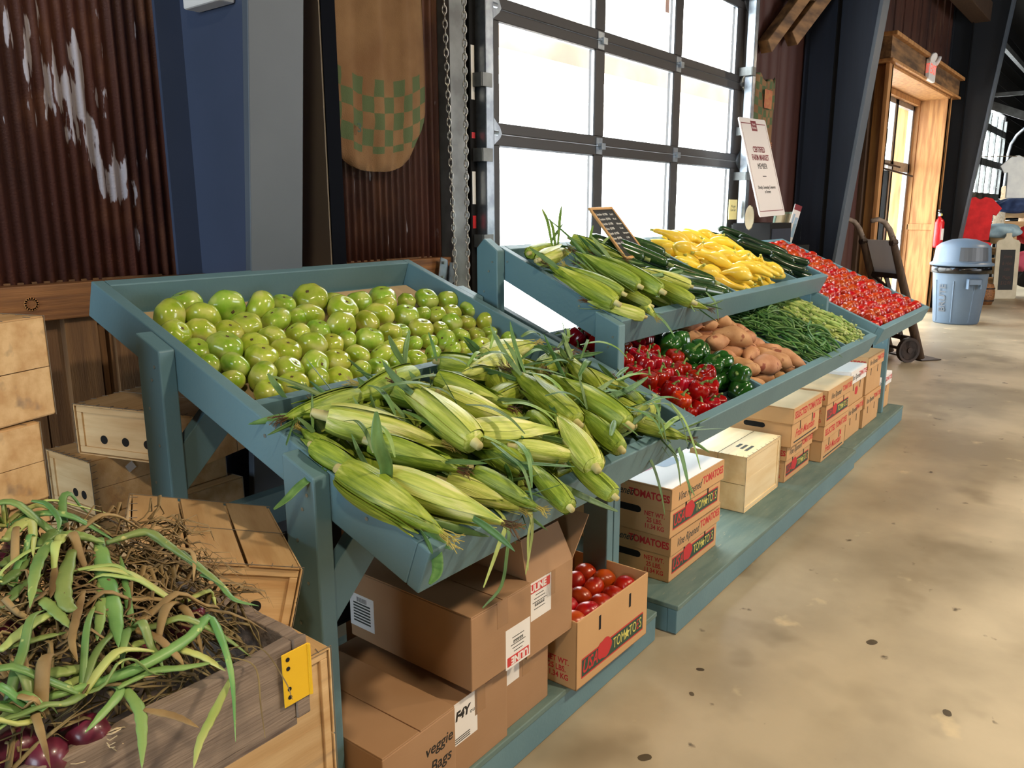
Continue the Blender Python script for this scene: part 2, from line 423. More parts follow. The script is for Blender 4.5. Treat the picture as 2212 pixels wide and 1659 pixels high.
# checked burlap sack: green squares in a band
def burlap_check(name, z0, z1, cell, zc=None, arc=0.0):
    m = mat(name, (138, 108, 76), 0.95, (118, 88, 60), 5, bump=0.6, bscale=300, c3=(124, 88, 58), s3=3, lo3=0.58, hi3=0.78)
    nt = m.node_tree; N = nt.nodes; L = nt.links; b = N['Principled BSDF']
    tc = N.new('ShaderNodeTexCoord'); sp = N.new('ShaderNodeSeparateXYZ'); L.new(tc.outputs['Object'], sp.inputs[0])

    def M(op, a, b_=None):
        q = N.new('ShaderNodeMath'); q.operation = op
        for i, s in enumerate((a, b_)):
            if s is None: continue
            if isinstance(s, (int, float)): q.inputs[i].default_value = s
            else: L.new(s, q.inputs[i])
        return q.outputs[0]
    no = N.new('ShaderNodeTexNoise'); no.inputs['Scale'].default_value = 9; L.new(tc.outputs['Object'], no.inputs['Vector'])
    wob = M('MULTIPLY', M('SUBTRACT', no.outputs[0], 0.5), 0.018)
    zz = M('ADD', M('ADD', sp.outputs[2], wob), M('MULTIPLY', M('MULTIPLY', sp.outputs[0], sp.outputs[0]), -arc))
    xx = M('ADD', sp.outputs[0], wob)
    par = M('MODULO', M('ADD', M('FLOOR', M('DIVIDE', M('ADD', xx, 10.0), cell)), M('FLOOR', M('DIVIDE', zz, cell * 1.15))), 2.0)
    band = M('MULTIPLY', M('GREATER_THAN', zz, z0), M('LESS_THAN', zz, z1))
    fac = M('MULTIPLY', par, band)
    fac = M('MULTIPLY', fac, 0.8)
    mx = N.new('ShaderNodeMix'); mx.data_type = 'RGBA'; mx.inputs[7].default_value = srgb(64, 98, 66)
    L.new(b.inputs['Base Color'].links[0].from_socket, mx.inputs[6]); L.new(fac, mx.inputs[0]); L.new(mx.outputs[2], b.inputs['Base Color'])
    return m


burlap_check('burlap_check', -0.385, -0.12, 0.052, arc=0.9)
burlap_check('burlap_check_far', -0.28, 0.08, 0.045, arc=0.9)

# ---------------------------------------------------------------- the setting
def struct(name, mb, m, **k):
    return tag(mb.build(name, m, **k), kind='structure')


struct('floor', MB().box(-5, 26, -7, 3.1, -0.3, 0), 'concrete')
struct('ceiling', MB().box(-5, 26, -7, 3.0, 5.2, 5.3), 'black_siding')
mat('interior_wall', (92, 84, 74), 0.9)
struct('wall_left', MB().box(-5.1, -5, -7, 3.0, 0, 5.2), 'interior_wall')
struct('wall_right', MB().box(26, 26.1, -7, 3.0, 0, 5.2), 'black_siding')
struct('wall_front', MB().box(-5, 26, -7.1, -7, 0, 5.2), 'interior_wall')
struct('ground_outside', MB().box(-5, 26, 3.1, 30, -0.3, -0.02), 'outside_ground')


WALL_FROM = set(o.name for o in COL.objects)     # what follows belongs to the back wall
WS = Matrix.Translation((0, 0, 1.55)) @ Matrix.Scale(1.12, 4) @ Matrix.Translation((0, 0, -1.55))


def to_wall(names_before):
    """the back wall and what hangs on it, in wall units of 1.12"""
    for o in list(COL.objects):
        if o.parent is None and o.name not in names_before:
            o.matrix_world = WS @ o.matrix_world


def corrugated(x0, x1, z0, z1, y, pitch=0.034, amp=0.0055):
    """sheet with vertical ridges facing -y, with sheet-edge laps"""
    n = int((x1 - x0) / pitch * 8); mb = MB(); vs = []
    for i in range(n + 1):
        x = x0 + (x1 - x0) * i / n
        lap = 0.006 * (math.floor((x + 10) / 0.66) % 2)
        yy = y - amp * math.cos(2 * PI * x / pitch) - lap
        vs += [(x, yy, z0), (x, yy, z1), (x, y + 0.03, z0), (x, y + 0.03, z1)]
    fs = []
    for i in range(n):
        a = 4 * i; b = a + 4
        fs += [(a, b, b + 1, a + 1), (a + 2, a + 3, b + 3, b + 2), (a + 1, b + 1, b + 3, a + 3), (a, a + 2, b + 2, b)]
    return mb.add(vs, fs)


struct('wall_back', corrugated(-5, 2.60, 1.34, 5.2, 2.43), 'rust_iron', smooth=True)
_s = MB()
for i in range(26):     # vertical boards under the rail
    x0 = -2.3 + i * 0.19
    if x0 > 2.6: break
    _s.box(x0, min(x0 + 0.184, 2.62), 2.43 - 0.012 * (i % 3 == 0), 2.46, 0, 1.36)
struct('wall_back_boards', _s, 'panel_wood')
struct('wall_back_lower', MB().box(-5, 2.62, 2.46, 2.5, 0, 1.4), 'dark_wood')
_s = MB(); _s.box(-5, 2.79, 2.375, 2.43, 1.255, 1.355); o = struct('trim_1', _s, 'rail_wood', bevel=0.004)
# frame round the knot hole in the rail
_k = MB()
for k in range(16):
    a0 = 2 * PI * k / 16
    _k.box(-0.005, 0.005, -0.003, 0.001, 0.012, 0.018, Matrix.Translation((0.9, 2.375, 1.305)) @ Matrix.Rotation(a0, 4, 'Y'))
struct('trim_knot', _k, 'casing_wood')
# posts and rail of the panelling under the rail
_s = MB()
for x in (0.99, 1.13, 0.62, 0.2, 1.72, 2.2, 2.66): _s.box(x, x + 0.09, 2.40, 2.44, 0, 1.255)
_s.box(-5, 2.7, 2.395, 2.44, 0.5, 0.6)
struct('trim_2', _s, 'panel_wood')
# flashing beside the big door
struct('trim_3', MB().box(2.60, 2.70, 2.36, 2.45, 1.2, 5.2), 'galv_dull')
struct('trim_4', MB().box(2.70, 2.86, 2.41, 2.47, 0, 5.2).box(5.80, 5.92, 2.41, 2.47, 0, 5.2), 'black_paint')
struct('wall_back_header', MB().box(2.70, 5.95, 2.42, 2.48, 3.5, 5.2), 'rust_plain')
# wall between the big door and the entry
struct('wall_middle', corrugated(5.90, 9.15, 0, 5.2, 2.44, 0.19, 0.006), 'rust_plain')
# over the entry
_s = MB()
for i in range(18):
    x0 = 9.15 + i * 0.2
    _s.box(x0, x0 + 0.193, 2.43 - 0.015 * (i % 2), 2.47, 3.2, 5.2)
mat('rust_boards', (84, 50, 38), 0.6, (58, 36, 30), 2, (3, 3, .5), c3=(128, 98, 74), s3=3, lo3=0.58, hi3=0.75)
struct('wall_entry', _s, 'rust_boards')
struct('wall_entry_lower', MB().box(12.45, 12.8, 2.40, 2.47, 0, 3.3).box(9.0, 9.17, 2.40, 2.47, 0, 3.3), 'dark_wood')
# beyond the third column: black boards with a second roller door in them
_s = MB()
for x0, x1, z0, z1 in ((12.8, 15.4, 0, 5.2), (18.6, 26, 0, 5.2), (15.4, 18.6, 3.3, 5.2)):
    z = z0
    while z < z1:
        _s.box(x0, x1, 2.42, 2.46, z, min(z + 0.215, z1)); z += 0.22
struct('wall_far', _s, 'black_siding')
# roof timbers
struct('beam_1', MB().box(7.2, 12.9, 1.98, 2.2, 3.98, 4.22), 'dark_wood', bevel=0.01)
_s = MB()
for x in (-1.5, 4.3, 10, 15.5, 21): _s.box(x, x + 0.14, -7, 2.4, 4.9, 5.2)
struct('beam_2', _s, 'black_siding')


def bar(mb, a, b, w, h, up=(0, 0, 1)):
    a = Vector(a); b = Vector(b); d = (b - a); L_ = d.length; d.normalize()
    s = d.cross(Vector(up)).normalized(); u = s.cross(d).normalized()
    T = Matrix(((d.x, s.x, u.x, a.x), (d.y, s.y, u.y, a.y), (d.z, s.z, u.z, a.z), (0, 0, 0, 1)))
    return mb.box(0, L_, -w / 2, w / 2, -h / 2, h / 2, T)


# timber bracket left of the second column
_s = MB(); bar(_s, (6.05, 2.38, 2.72), (6.62, 2.3, 3.2), 0.09, 0.10); bar(_s, (6.5, 2.36, 2.84), (6.92, 2.25, 3.24), 0.09, 0.12); _s.box(5.95, 6.96, 2.26, 2.42, 3.14, 3.3)
tag(_s.build('timber_bracket', 'rough_wood', bevel=0.005), 'rough timber bracket high on the wall left of the second steel column', 'bracket')


# ---------------------------------------------------------------- tapered steel columns
def column(x, web_m, fl_m, label):
    t = root('steel_column', Matrix.Translation((x, 2.4, 0)), label, 'column')
    yf = lambda z: (2.16 - 0.1 * z) - 2.4
    w = MB(); w.prism([(yf(0) + 0.012, 0), (0.0, 0), (0.0, 5.2), (yf(5.2) + 0.012, 5.2)], 0.016, Matrix(((0, 1, 0, -0.008), (1, 0, 0, 0), (0, 0, 1, 0), (0, 0, 0, 1))))
    w.build('web', web_m, t)
    f = MB(); T = Matrix(((1, 0, 0, 0), (0, 1, -0.1, 0), (0, 0, 1, 0), (0, 0, 0, 1)))
    f.box(-0.09, 0.09, yf(0) - 0.014, yf(0) + 0.014, 0, 5.2, T); f.build('front_flange', fl_m, t, bevel=0.003)
    MB().box(-0.09, 0.09, 0.0, 0.014, 0, 5.2).build('wall_flange', web_m, t)
    s = MB(); s.box(-0.085, -0.008, -0.235, -0.225, 0, 5.2) if x > 3 else None
    if x > 3: s.build('stiffener', 'black_paint', t)
    b = MB(); b.box(-0.12, 0.12, yf(0) - 0.05, 0.012, 0, 0.02); b.build('base_plate', fl_m, t)
    return t


column(1.44, 'steel_blue', 'steel_grey', 'blue tapered steel column behind the green tomato tray')
column(7.1, 'navy_dark', 'steel_grey', 'navy tapered steel column between the big glass door and the timber entry')  # shade on the farther columns is put into their darker web colours
column(12.8, 'steel_dark', 'steel_grey', 'nearly black tapered steel column behind the grey trash can')
# boxed post that covers the edge of the sack
_t = root('boxed_post', Matrix.Translation((1.9, 2.32, 0)), 'dark navy boxed post between the blue column and the burlap sack', 'post')
MB().box(-0.070, -0.064, -0.08, 0.10, 0, 5.2).build('side_plate', 'brown_steel', _t)
MB().box(-0.064, -0.004, -0.085, 0.10, 0, 5.2).build('core', 'navy_black', _t)
# white fixture on the first column
_t = root('wall_fixture', Matrix.Translation((1.43, 2.2, 2.125)), 'small white fixture high on the blue steel column', 'fixture')
MB().box(-0.055, 0.0, -0.09, 0.09, 0, 0.12).build('housing', 'white_card', _t, bevel=0.006)

# ---------------------------------------------------------------- big glass roller door
DX0, DX1, DY = 2.87, 5.78, 2.40
t = root('door_1', Matrix.Translation((0, 0, 0)), None, None, kind='structure')
tag(t, 'black framed glass roller door behind the upper produce tray', 'door')
zs = [0.26, 0.80, 1.33, 1.895, 2.43, 2.965, 3.5]
cols = [(2.975, 3.785), (3.875, 4.68), (4.775, 5.60)]
for j in range(len(zs) - 1):
    z0, z1 = zs[j], zs[j + 1]
    f = MB()
    f.box(DX0, DX1, DY, DY + 0.045, z0 + 0.002, z0 + 0.05); f.box(DX0, DX1, DY, DY + 0.045, z1 - 0.05, z1 - 0.002)
    xs = [DX0] + [q for c in cols for q in c] + [DX1]
    for k in range(0, len(xs), 2): f.box(xs[k], xs[k + 1], DY, DY + 0.045, z0 + 0.05, z1 - 0.05)
    fr = f.build('section_frame', 'door_black', t, bevel=0.003)
    for c in cols:
        MB().box(c[0] - 0.005, c[1] + 0.005, DY + 0.02, DY + 0.026, z0 + 0.045, z1 - 0.045).build('pane', 'glass', fr)
        e = MB(); e.box(c[1] - 0.012, c[1], DY + 0.004, DY + 0.02, z0 + 0.05, z1 - 0.05); e.box(c[0], c[1], DY + 0.004, DY + 0.02, z1 - 0.058, z1 - 0.05)
        e.build('glazing_bead', 'galv', fr)
# hinges on the rails
for z in zs[2:-1]:
    for x in (3.83, 4.73):
        h = MB(); h.box(x - 0.03, x + 0.03, DY - 0.004, DY, z - 0.045, z + 0.04); h.box(x - 0.004, x + 0.036, DY - 0.022, DY - 0.004, z - 0.02, z + 0.012)
        h.tube([(x - 0.03, DY - 0.008, z), (x + 0.034, DY - 0.008, z)], 0.007, 8)
        h.build('hinge', 'galv', t)
    for x, sgn in ((DX0 + 0.02, 1), (DX1 - 0.02, -1)):
        h = MB(); h.prism([(0, -0.07), (sgn * 0.07, -0.02), (sgn * 0.085, 0), (sgn * 0.07, 0.03), (0, 0.09)], 0.012, Matrix.Translation((x, DY - 0.014, z)))
        h.tube([(x - sgn * 0.06, DY - 0.03, z), (x + sgn * 0.03, DY - 0.03, z)], 0.012, 8)
        h.build('roller_bracket', 'galv', t)
# tracks
for x, lb in ((2.80, 'galvanised door track left of the glass roller door'), (5.72, 'galvanised door track right of the glass roller door')):
    q = root('door_track', Matrix.Translation((x, 2.34, 0)), lb, 'track')
    MB().box(-0.028, 0.028, -0.028, -0.022, 0.1, 3.6).box(-0.028, -0.022, -0.028, 0.03, 0.1, 3.6).box(0.022, 0.028, -0.028, 0.02, 0.1, 3.6).build('channel', 'galv', q, bevel=0.002)
    for z in (0.6, 1.15, 1.42, 1.79, 2.1, 2.5, 3.0):
        MB().box(-0.055, 0.01, -0.034, -0.028, z - 0.028, z + 0.028).box(-0.06, -0.05, -0.03, 0.08, z - 0.028, z + 0.028).build('bracket', 'galv_dull', q)
# black torsion conduit with stickers beside the track
q = root('door_rail', Matrix.Translation((2.745, 2.38, 0)), 'black upright rail with paper stickers beside the glass roller door', 'rail')
MB().box(-0.022, 0.018, -0.02, 0.03, 0.1, 4.0).build('upright', 'black_paint', q, bevel=0.003)
for z0, z1, m in ((1.58, 1.72, 'white_card'), (2.02, 2.24, 'white_card'), (1.475, 1.53, 'red_cloth'), (1.86, 1.885, 'ext_red'), (2.46, 2.6, 'white_card')):
    MB().box(-0.014, 0.008, -0.0215, -0.02, z0, z1).build('sticker', m, q)


# pull chains
def chain(path, label, n):
    P = [Vector(p) for p in path]; mb = MB(); tot = sum((P[i + 1] - P[i]).length for i in range(len(P) - 1)); d = 0; k = 0
    while d < tot:
        s = d; i = 0
        while i < len(P) - 2 and s > (P[i + 1] - P[i]).length: s -= (P[i + 1] - P[i]).length; i += 1
        dr = (P[i + 1] - P[i]).normalized(); c = P[i] + dr * s
        a = dr.orthogonal().normalized(); b = dr.cross(a)
        sd = (a if k % 2 else b); ring = []
        for q in range(13):
            th = 2 * PI * q / 12
            ring.append(c + dr * (0.017 * math.sin(th)) + sd * (0.0085 * math.cos(th)))
        mb.tube(ring, 0.0028, 5)
        d += 0.0265; k += 1
    return tag(mb.build('pull_chain', 'chain_metal', smooth=True), label, 'chain')


chain([(2.47, 2.3, 3.6), (2.505, 2.3, 2.37), (2.55, 2.3, 1.10)], 'steel pull chain hanging nearer the burlap sack', 1)
chain([(2.63, 2.3, 3.6), (2.625, 2.3, 2.37), (2.625, 2.3, 1.0)], 'steel pull chain hanging nearer the glass roller door', 1)
# chain keeper plate on the rail
_t = root('chain_keeper', Matrix.Translation((2.545, 2.345, 1.285)), 'bent zinc chain keeper on the wooden wall rail', 'keeper')
_k = MB(); _k.prism([(-0.06, -0.02), (-0.03, -0.055), (0.02, -0.05), (0.0, 0.06), (-0.04, 0.075)], 0.004)
_k.prism([(-0.01, -0.045), (0.055, -0.035), (0.08, 0.045), (0.01, 0.05)], 0.004, Matrix.Translation((0, -0.012, 0)) @ Matrix.Rotation(0.35, 4, 'Z'))
_k.build('plate', 'galv', _t)
_k = MB()
for x, z in ((-0.04, -0.01), (-0.03, 0.05), (-0.02, -0.04)): _k.tube([(x, -0.012, z), (x, 0, z)], 0.006, 8)
_k.build('screw', 'screw', _t)

# ---------------------------------------------------------------- outside: timber porch
t = root('porch', Matrix.Identity(4), 'sunlit timber porch seen outside through the glass door', 'porch')
for y in (4.0, 6.5):
    MB().box(-1, 18, y - 0.1, y + 0.1, 2.72, 2.98).build('beam', 'outside_wood', t)
for x in (1.2, 5.0, 8.8, 12.6, 16.2):
    MB().box(x - 0.1, x + 0.1, 6.4, 6.6, -0.02, 2.72).build('post', 'outside_wood', t)
for i in range(12):
    x = 0.5 + i * 1.3
    MB().box(x - 0.03, x + 0.03, 3.0, 6.9, 2.98, 3.12).build('rafter', 'outside_wood', t)

# ---------------------------------------------------------------- entry with timber casing
EX0, EX1 = 9.2, 12.2
t = root('door_2', Matrix.Identity(4), None, None, kind='structure'); tag(t, 'glass entry door in a deep timber casing', 'door')
c = MB()
c.box(8.95, 12.62, 2.20, 2.42, 3.0, 3.03); c.box(8.95, 12.66, 2.18, 2.42, 3.24, 3.28); c.build('header_ledge', 'casing_wood', t, bevel=0.006)
MB().box(8.97, 12.60, 2.23, 2.42, 3.03, 3.24).build('header_face', 'rough_wood', t)
c = MB()
c.box(EX1, EX1 + 0.05, 2.25, 2.9, 0, 3.0); c.box(EX1, EX1 + 0.13, 2.25, 2.29, 0, 3.0); c.box(EX1 + 0.16, EX1 + 0.30, 2.30, 2.34, 0, 3.0)
c.box(EX0 - 0.05, EX0, 2.25, 2.9, 0, 3.0); c.box(EX0 - 0.15, EX0, 2.25, 2.29, 0, 3.0); c.box(EX0, EX1, 2.25, 2.9, 2.97, 3.0)
c.box(EX1 - 0.02, EX1, 2.30, 2.62, 1.28, 1.36); c.box(EX1 - 0.03, EX1, 2.27, 2.31, 0, 3.0); c.box(EX1 - 0.02, EX1, 2.6, 2.64, 0, 2.97); c.box(EX0, EX1, 2.6, 2.66, 2.9, 2.97)
c.build('casing', 'casing_wood', t, bevel=0.004)
f = MB(); y0, y1 = 2.66, 2.72
for x0, x1 in ((EX0, EX0 + 0.08), (EX1 - 0.10, EX1 - 0.02), (11.15, 11.22), (10.1, 10.17)): f.box(x0, x1, y0, y1, 0, 2.92)
for z0, z1 in ((2.04, 2.16), (2.84, 2.92), (0, 0.2)): f.box(EX0, EX1, y0, y1, z0, z1)
fr = f.build('frame', 'galv', t, bevel=0.004)
f = MB(); f.box(11.22, 11.30, y0 + 0.0, y1 + 0.01, 0, 2.92); f.box(11.08, 11.15, y0, y1 + 0.01, 0.2, 2.04); f.box(10.17, 10.24, y0, y1 + 0.01, 0.2, 2.04); f.box(EX0, 11.2, y0 - 0.01, y0 + 0.03, 2.06, 2.12); f.build('inner_frame', 'black_paint', t)
for x0, x1, z0, z1 in ((EX0 + .08, 10.1, .2, 2.04), (10.17, 11.15, .2, 2.04), (11.3, EX1 - .1, .2, 2.84), (EX0 + .08, 11.15, 2.16, 2.84)):
    MB().box(x0, x1, y0 + 0.025, y0 + 0.031, z0, z1).build('pane', 'glass', t)
d = MB(); d.box(10.75, 10.95, y0 - 0.07, y0 - 0.01, 2.03, 2.1); d.build('door_closer', 'white_card', t)
d = MB(); d.tube([(10.3, y0 - 0.12, 2.03), (11.75, y0 - 0.14, 1.98)], 0.012, 8); d.tube([(10.2, y0 - 0.08, 2.1), (11.3, y0 - 0.08, 2.08)], 0.012, 8); d.build('closer_arm', 'iron', t)
struct('wall_porch_side', MB().box(EX0 - 0.3, EX0 - 0.05, 2.48, 2.9, 0, 3.0), 'dark_wood')
struct('wall_porch_end', MB().box(EX1 + 0.05, EX1 + 0.5, 2.48, 2.9, 0, 3.0), 'dark_wood')
# exit sign on the header
t = root('exit_sign', Matrix.Translation((10.65, 2.205, 3.12)), 'white exit sign glowing red with two small lamp heads on the entry header', 'sign')
MB().box(-0.16, 0.16, -0.03, 0.02, -0.12, 0.11).build('housing', 'white_card', t, bevel=0.01)
mat('exit_glow', (240, 120, 100), 0.5)
_b = MATS['exit_glow'].node_tree.nodes['Principled BSDF']; _b.inputs['Emission Color'].default_value = srgb(255, 90, 70); _b.inputs['Emission Strength'].default_value = 0.6
text('EXIT', 0.15, 'exit_glow', t, FRONT(0, -0.032, 0))
text('EXIT', 0.15, 'exit_glow', t, SIDE(-0.162, -0.005, 0), sx=0.12)
for s in (-1, 1):
    h = MB(); h.lathe([(0.02, 0), (0.05, 0.02), (0.055, 0.05), (0.05, 0.055)], 14, Matrix.Translation((s * 0.12, -0.01, 0.13)) @ Matrix.Rotation(PI * 0.62, 4, 'X') @ Matrix.Rotation(s * 0.4, 4, 'Y')); h.build('lamp_head', 'white_card', t, smooth=True)
d = bpy.data.lights.new('exit_lamp', 'POINT'); d.energy = 14; d.color = (1, 0.92, 0.78); d.shadow_soft_size = 0.05; o = bpy.data.objects.new('exit_lamp', d); COL.objects.link(o); o.location = (10.65, 2.22, 2.93)
o.parent = None

# second roller door far away
t = root('door_3', Matrix.Identity(4), None, None, kind='structure'); tag(t, 'grey framed glass roller door at the far end', 'door')
f = MB()
for z in (0.05, 0.62, 1.2, 1.78, 2.36, 2.94): f.box(15.4, 18.6, 2.38, 2.42, z - 0.06, z + 0.06)
for x in (15.4, 16.0, 16.6, 17.3, 18.0, 18.5): f.box(x, x + 0.09, 2.38, 2.42, 0, 3.2)
f.build('frame', 'galv_dull', t)
MB().box(15.4, 18.6, 2.395, 2.4, 0, 3.2).build('pane', 'glass', t)
q = MB(); pts = [(18.55, 2.3, 0.0), (18.5, 2.3, 2.6)] + [(18.5, 2.3 - 0.6 * (1 - math.cos(a)), 2.6 + 0.6 * math.sin(a)) for a in (0.3, 0.6, 0.9, 1.2, 1.5)] + [(18.5, 0.2, 3.2)]
q.tube(pts, 0.03, 8)
tag(q.build('door_track', 'galv', smooth=True), 'curved galvanised track of the far roller door', 'track')
q = MB(); bar(q, (15.0, 2.3, 3.3), (15.0, 0.6, 3.3), 0.04, 0.06); bar(q, (15.0, 2.3, 3.2), (15.0, 1.2, 2.75), 0.06, 0.12); bar(q, (13.4, 2.0, 3.9), (20, 2.0, 3.9), 0.06, 0.08)
tag(q.build('track_hanger', 'galv_dull'), 'steel hanger bars above the far roller door', 'bracket')

to_wall(WALL_FROM)

# ---------------------------------------------------------------- platforms
def platform(x0, x1, y0, y1, label):
    t = root('display_platform', PF @ Matrix.Translation((x0, y0, 0)), label, 'platform')
    L_, D_ = x1 - x0, y1 - y0
    MB().box(0.0, L_, 0.0, D_, 0.10, 0.12).build('deck', 'paint_worn', t, bevel=0.003)
    MB().box(0, L_, 0.004, 0.042, 0.005, 0.10).build('front_board', 'paint', t, bevel=0.003)
    MB().box(0.0, 0.038, 0.042, D_, 0.005, 0.10).build('end_board', 'paint', t)
    MB().box(L_ - 0.038, L_, 0.042, D_, 0.005, 0.10).build('end_board', 'paint', t)
    MB().box(0.3, L_ - 0.3, 0.10, 0.14, 0.0, 0.10).build('runner', 'dark_wood', t)


platform(0.91, 2.44, 1.19, 1.98, 'low blue platform under the plain brown cardboard boxes')
platform(2.52, 4.98, 1.145, 1.95, 'long low blue platform under the stacked tomato boxes')
platform(4.985, 6.38, 1.165, 1.95, 'far end low blue platform carrying the last tomato boxes')


# ---------------------------------------------------------------- produce stands
def tray(t, T, x0, x1, y1, dividers=(), cross=(), th=0.03, hb=0.09, deep=True):
    """open sloping tray; u along x, v up the slope, h out of the slope; h=0 is the rim"""
    a = math.atan(T[2]); V = (y1 - T[0]) / math.cos(a)
    M_ = TM(T); inv = t.matrix_world.inverted()
    TT = inv @ M_
    parts = []
    parts.append(MB().box(x0, x1, 0, th, -hb, 0, TT).build('front_board', 'paint', t, bevel=0.003))
    parts.append(MB().box(x0 + th, x1 - th, V - th, V, -hb, 0, TT).build('back_board', 'paint', t, bevel=0.003))
    MB().box(x0, x0 + th, th, V, -hb, 0, TT).build('side_board', 'paint', t, bevel=0.003)
    MB().box(x1 - th, x1, th, V, -hb, 0, TT).build('side_board', 'paint', t, bevel=0.003)
    MB().box(x0 + th, x1 - th, th, V - th, -hb, -hb + 0.012, TT).build('tray_bottom', 'paint', t)
    for d in dividers: MB().box(d - 0.008, d + 0.008, th, V - th, -hb + 0.012, -0.004, TT).build('divider', 'paint', t)
    for d in cross: MB().box(x0 + th, x1 - th, d - 0.01, d + 0.01, -hb + 0.012, -0.006, TT).build('divider', 'paint', t)
    s = MB()
    for x in (x0 - 0.0004,):
        for v in (0.15, 0.45, 0.8):
            if v < V: s.tube([TT @ Vector((x, v, -0.03)), TT @ Vector((x - 0.0012, v, -0.03))], 0.004, 8)
    s.build('screw', 'screw', t)
    return V


def post(t, x0, y0, w, d, z0, T, x_face=True, chamfer=0):
    zt = lambda y: T[1] + (y - T[0]) * T[2] - 0.002
    inv = t.matrix_world.inverted() @ ST
    mb = MB()
    pts = [(y0, z0), (y0 + d, z0), (y0 + d, zt(y0 + d) - chamfer)] + ([(y0 + d - chamfer, zt(y0 + d) - 0.0)] if chamfer else []) + [(y0, zt(y0))]
    mb.prism(pts, w, inv @ Matrix(((0, 1, 0, x0), (1, 0, 0, 0), (0, 0, 1, 0), (0, 0, 0, 1))))
    p = mb.build('post', 'paint', t, bevel=0.0035)
    s = MB()
    z = zt(y0)
    for q, (dy, dz) in enumerate(((0.02, 0.035), (0.035, 0.065), (0.055, 0.13), (0.03, 0.21), (0.06, 0.3))):
        if z - dz > z0: s.tube([inv @ Vector((x0 - 0.0003, y0 + dy, z - dz)), inv @ Vector((x0 - 0.0014, y0 + dy, z - dz))], 0.0038, 8)
    s.build('screw', 'screw', p)
    return p


def stand(x, y, label):
    return root('produce_stand', ST @ Matrix.Translation((x, y, 0)), label, 'stand')


# stand with the green tomatoes and the heap of corn
sA = stand(0.9, 0.855, 'blue painted stand with a sloping tray of green tomatoes and corn')
VA = tray(sA, TA, 0.9, 1.96, 1.925, cross=(0.53,))
post(sA, 0.862, 1.10, 0.038, 0.088, zl(0), TA); post(sA, 0.862, 1.585, 0.038, 0.088, zl(0), TA)
post(sA, 1.96, 1.13, 0.036, 0.085, zl(0.12), TA); post(sA, 1.96, 1.63, 0.036, 0.085, zl(0.12), TA)
iA = sA.matrix_world.inverted() @ ST
for y, z in ((1.12, 1.0), (1.605, 1.17)):
    b = MB(); b.prism([(0.90, z - 0.24), (0.90, z - 0.13), (1.02, z - 0.012), (1.14, z - 0.012)], 0.03, iA @ Matrix.Translation((0, y, 0)))
    b.build('brace', 'paint', sA, bevel=0.002)
MB().box(0.905, 1.955, 1.62, 1.655, 0.78, 0.86, iA).build('rear_rail', 'paint', sA)

# stand with two tiers
sB = stand(2.04, 0.885, 'two tier blue stand holding peppers, sweet potatoes, beans and okra below corn and squash')
VB = tray(sB, TB, 2.04, 4.05, 1.42, dividers=(2.60, 3.10, 3.62))
_t = sB.matrix_world.inverted() @ TM(TB)
for x in (2.04, 4.02): MB().box(x, x + 0.03, VB, 0.86, -0.09, 0, _t).build('side_rail', 'paint', sB, bevel=0.003)
VC = tray(sB, TC, 2.04, 4.09, 1.605, dividers=(2.98, 3.70))
post(sB, 2.0, 1.13, 0.038, 0.082, zl(0), TC); post(sB, 2.0, 1.575, 0.038, 0.085, zl(0), TC, chamfer=0.03)
post(sB, 4.054, 1.13, 0.034, 0.082, 0.97, (TC[0], TC[1] - 0.1, TC[2])); post(sB, 4.054, 1.575, 0.034, 0.085, zl(0.12), (TC[0], TC[1] - 0.1, TC[2]))
iB = sB.matrix_world.inverted() @ ST

# last stand with tomatoes
sD = stand(4.13, 0.873, 'far blue stand with a sloping tray of loose red tomatoes')
VD = tray(sD, TD, 4.13, 5.26, 1.78)
post(sD, 5.20, 1.07, 0.036, 0.085, zl(0.12), (TD[0], TD[1] - 0.10, TD[2])); post(sD, 5.20, 1.55, 0.036, 0.085, zl(0.12), (TD[0], TD[1] - 0.10, TD[2]))
# cardboard liner in the green tomato tray
M_ = TM(TA)
mb = MB(); mb.box(0.935, 1.925, 0.545, VA - 0.045, -0.078, -0.073)
tag(mb.build('cardboard_liner', 'cardboard_pale', T=M_), 'pale cardboard sheet lying under the green tomatoes', 'cardboard')

# ---------------------------------------------------------------- cardboard boxes


def tomato_motif(parent, T, s, mat_='ink_red', name='tomato_print'):
    pts = []
    for k in range(28):
        th = 2 * PI * k / 28; r = s * (1 + 0.06 * math.cos(5 * th)) * (1.0 if abs(math.sin(th)) < .9 else .93)
        pts.append((r * math.cos(th), r * 0.86 * math.sin(th)))
    m = MB(); m.add([(x, y, 0) for x, y in pts] + [(x, y, 0.0004) for x, y in pts], [tuple(range(28, 56))] + [(i, (i + 1) % 28, (i + 1) % 28 + 28, i + 28) for i in range(28)], T)
    return m.build(name, mat_, parent)


def run_text(parts, size, parent, T, width, shear=0, bold=0.0):
    """words in different inks set one after the other and fitted to a width"""
    obs = []; x = 0
    for body, m in parts:
        o = text(body, size, m, parent, T, shear=shear, align='LEFT', bold=bold)
        xs = [v.co.x for v in o.data.vertices]; obs.append((o, x - min(xs))); x += max(xs) - min(xs) + size * .10
    k = width / x
    for o, dx in obs: o.matrix_local = T @ Matrix.Diagonal((k, 1, 1, 1)) @ Matrix.Translation((dx - x / 2, 0, 0))


def flat(parent, T, w, h, m, name, z=0.0004):
    return MB().box(-w / 2, w / 2, -h / 2, h / 2, 0, z, T).build(name, m, parent)


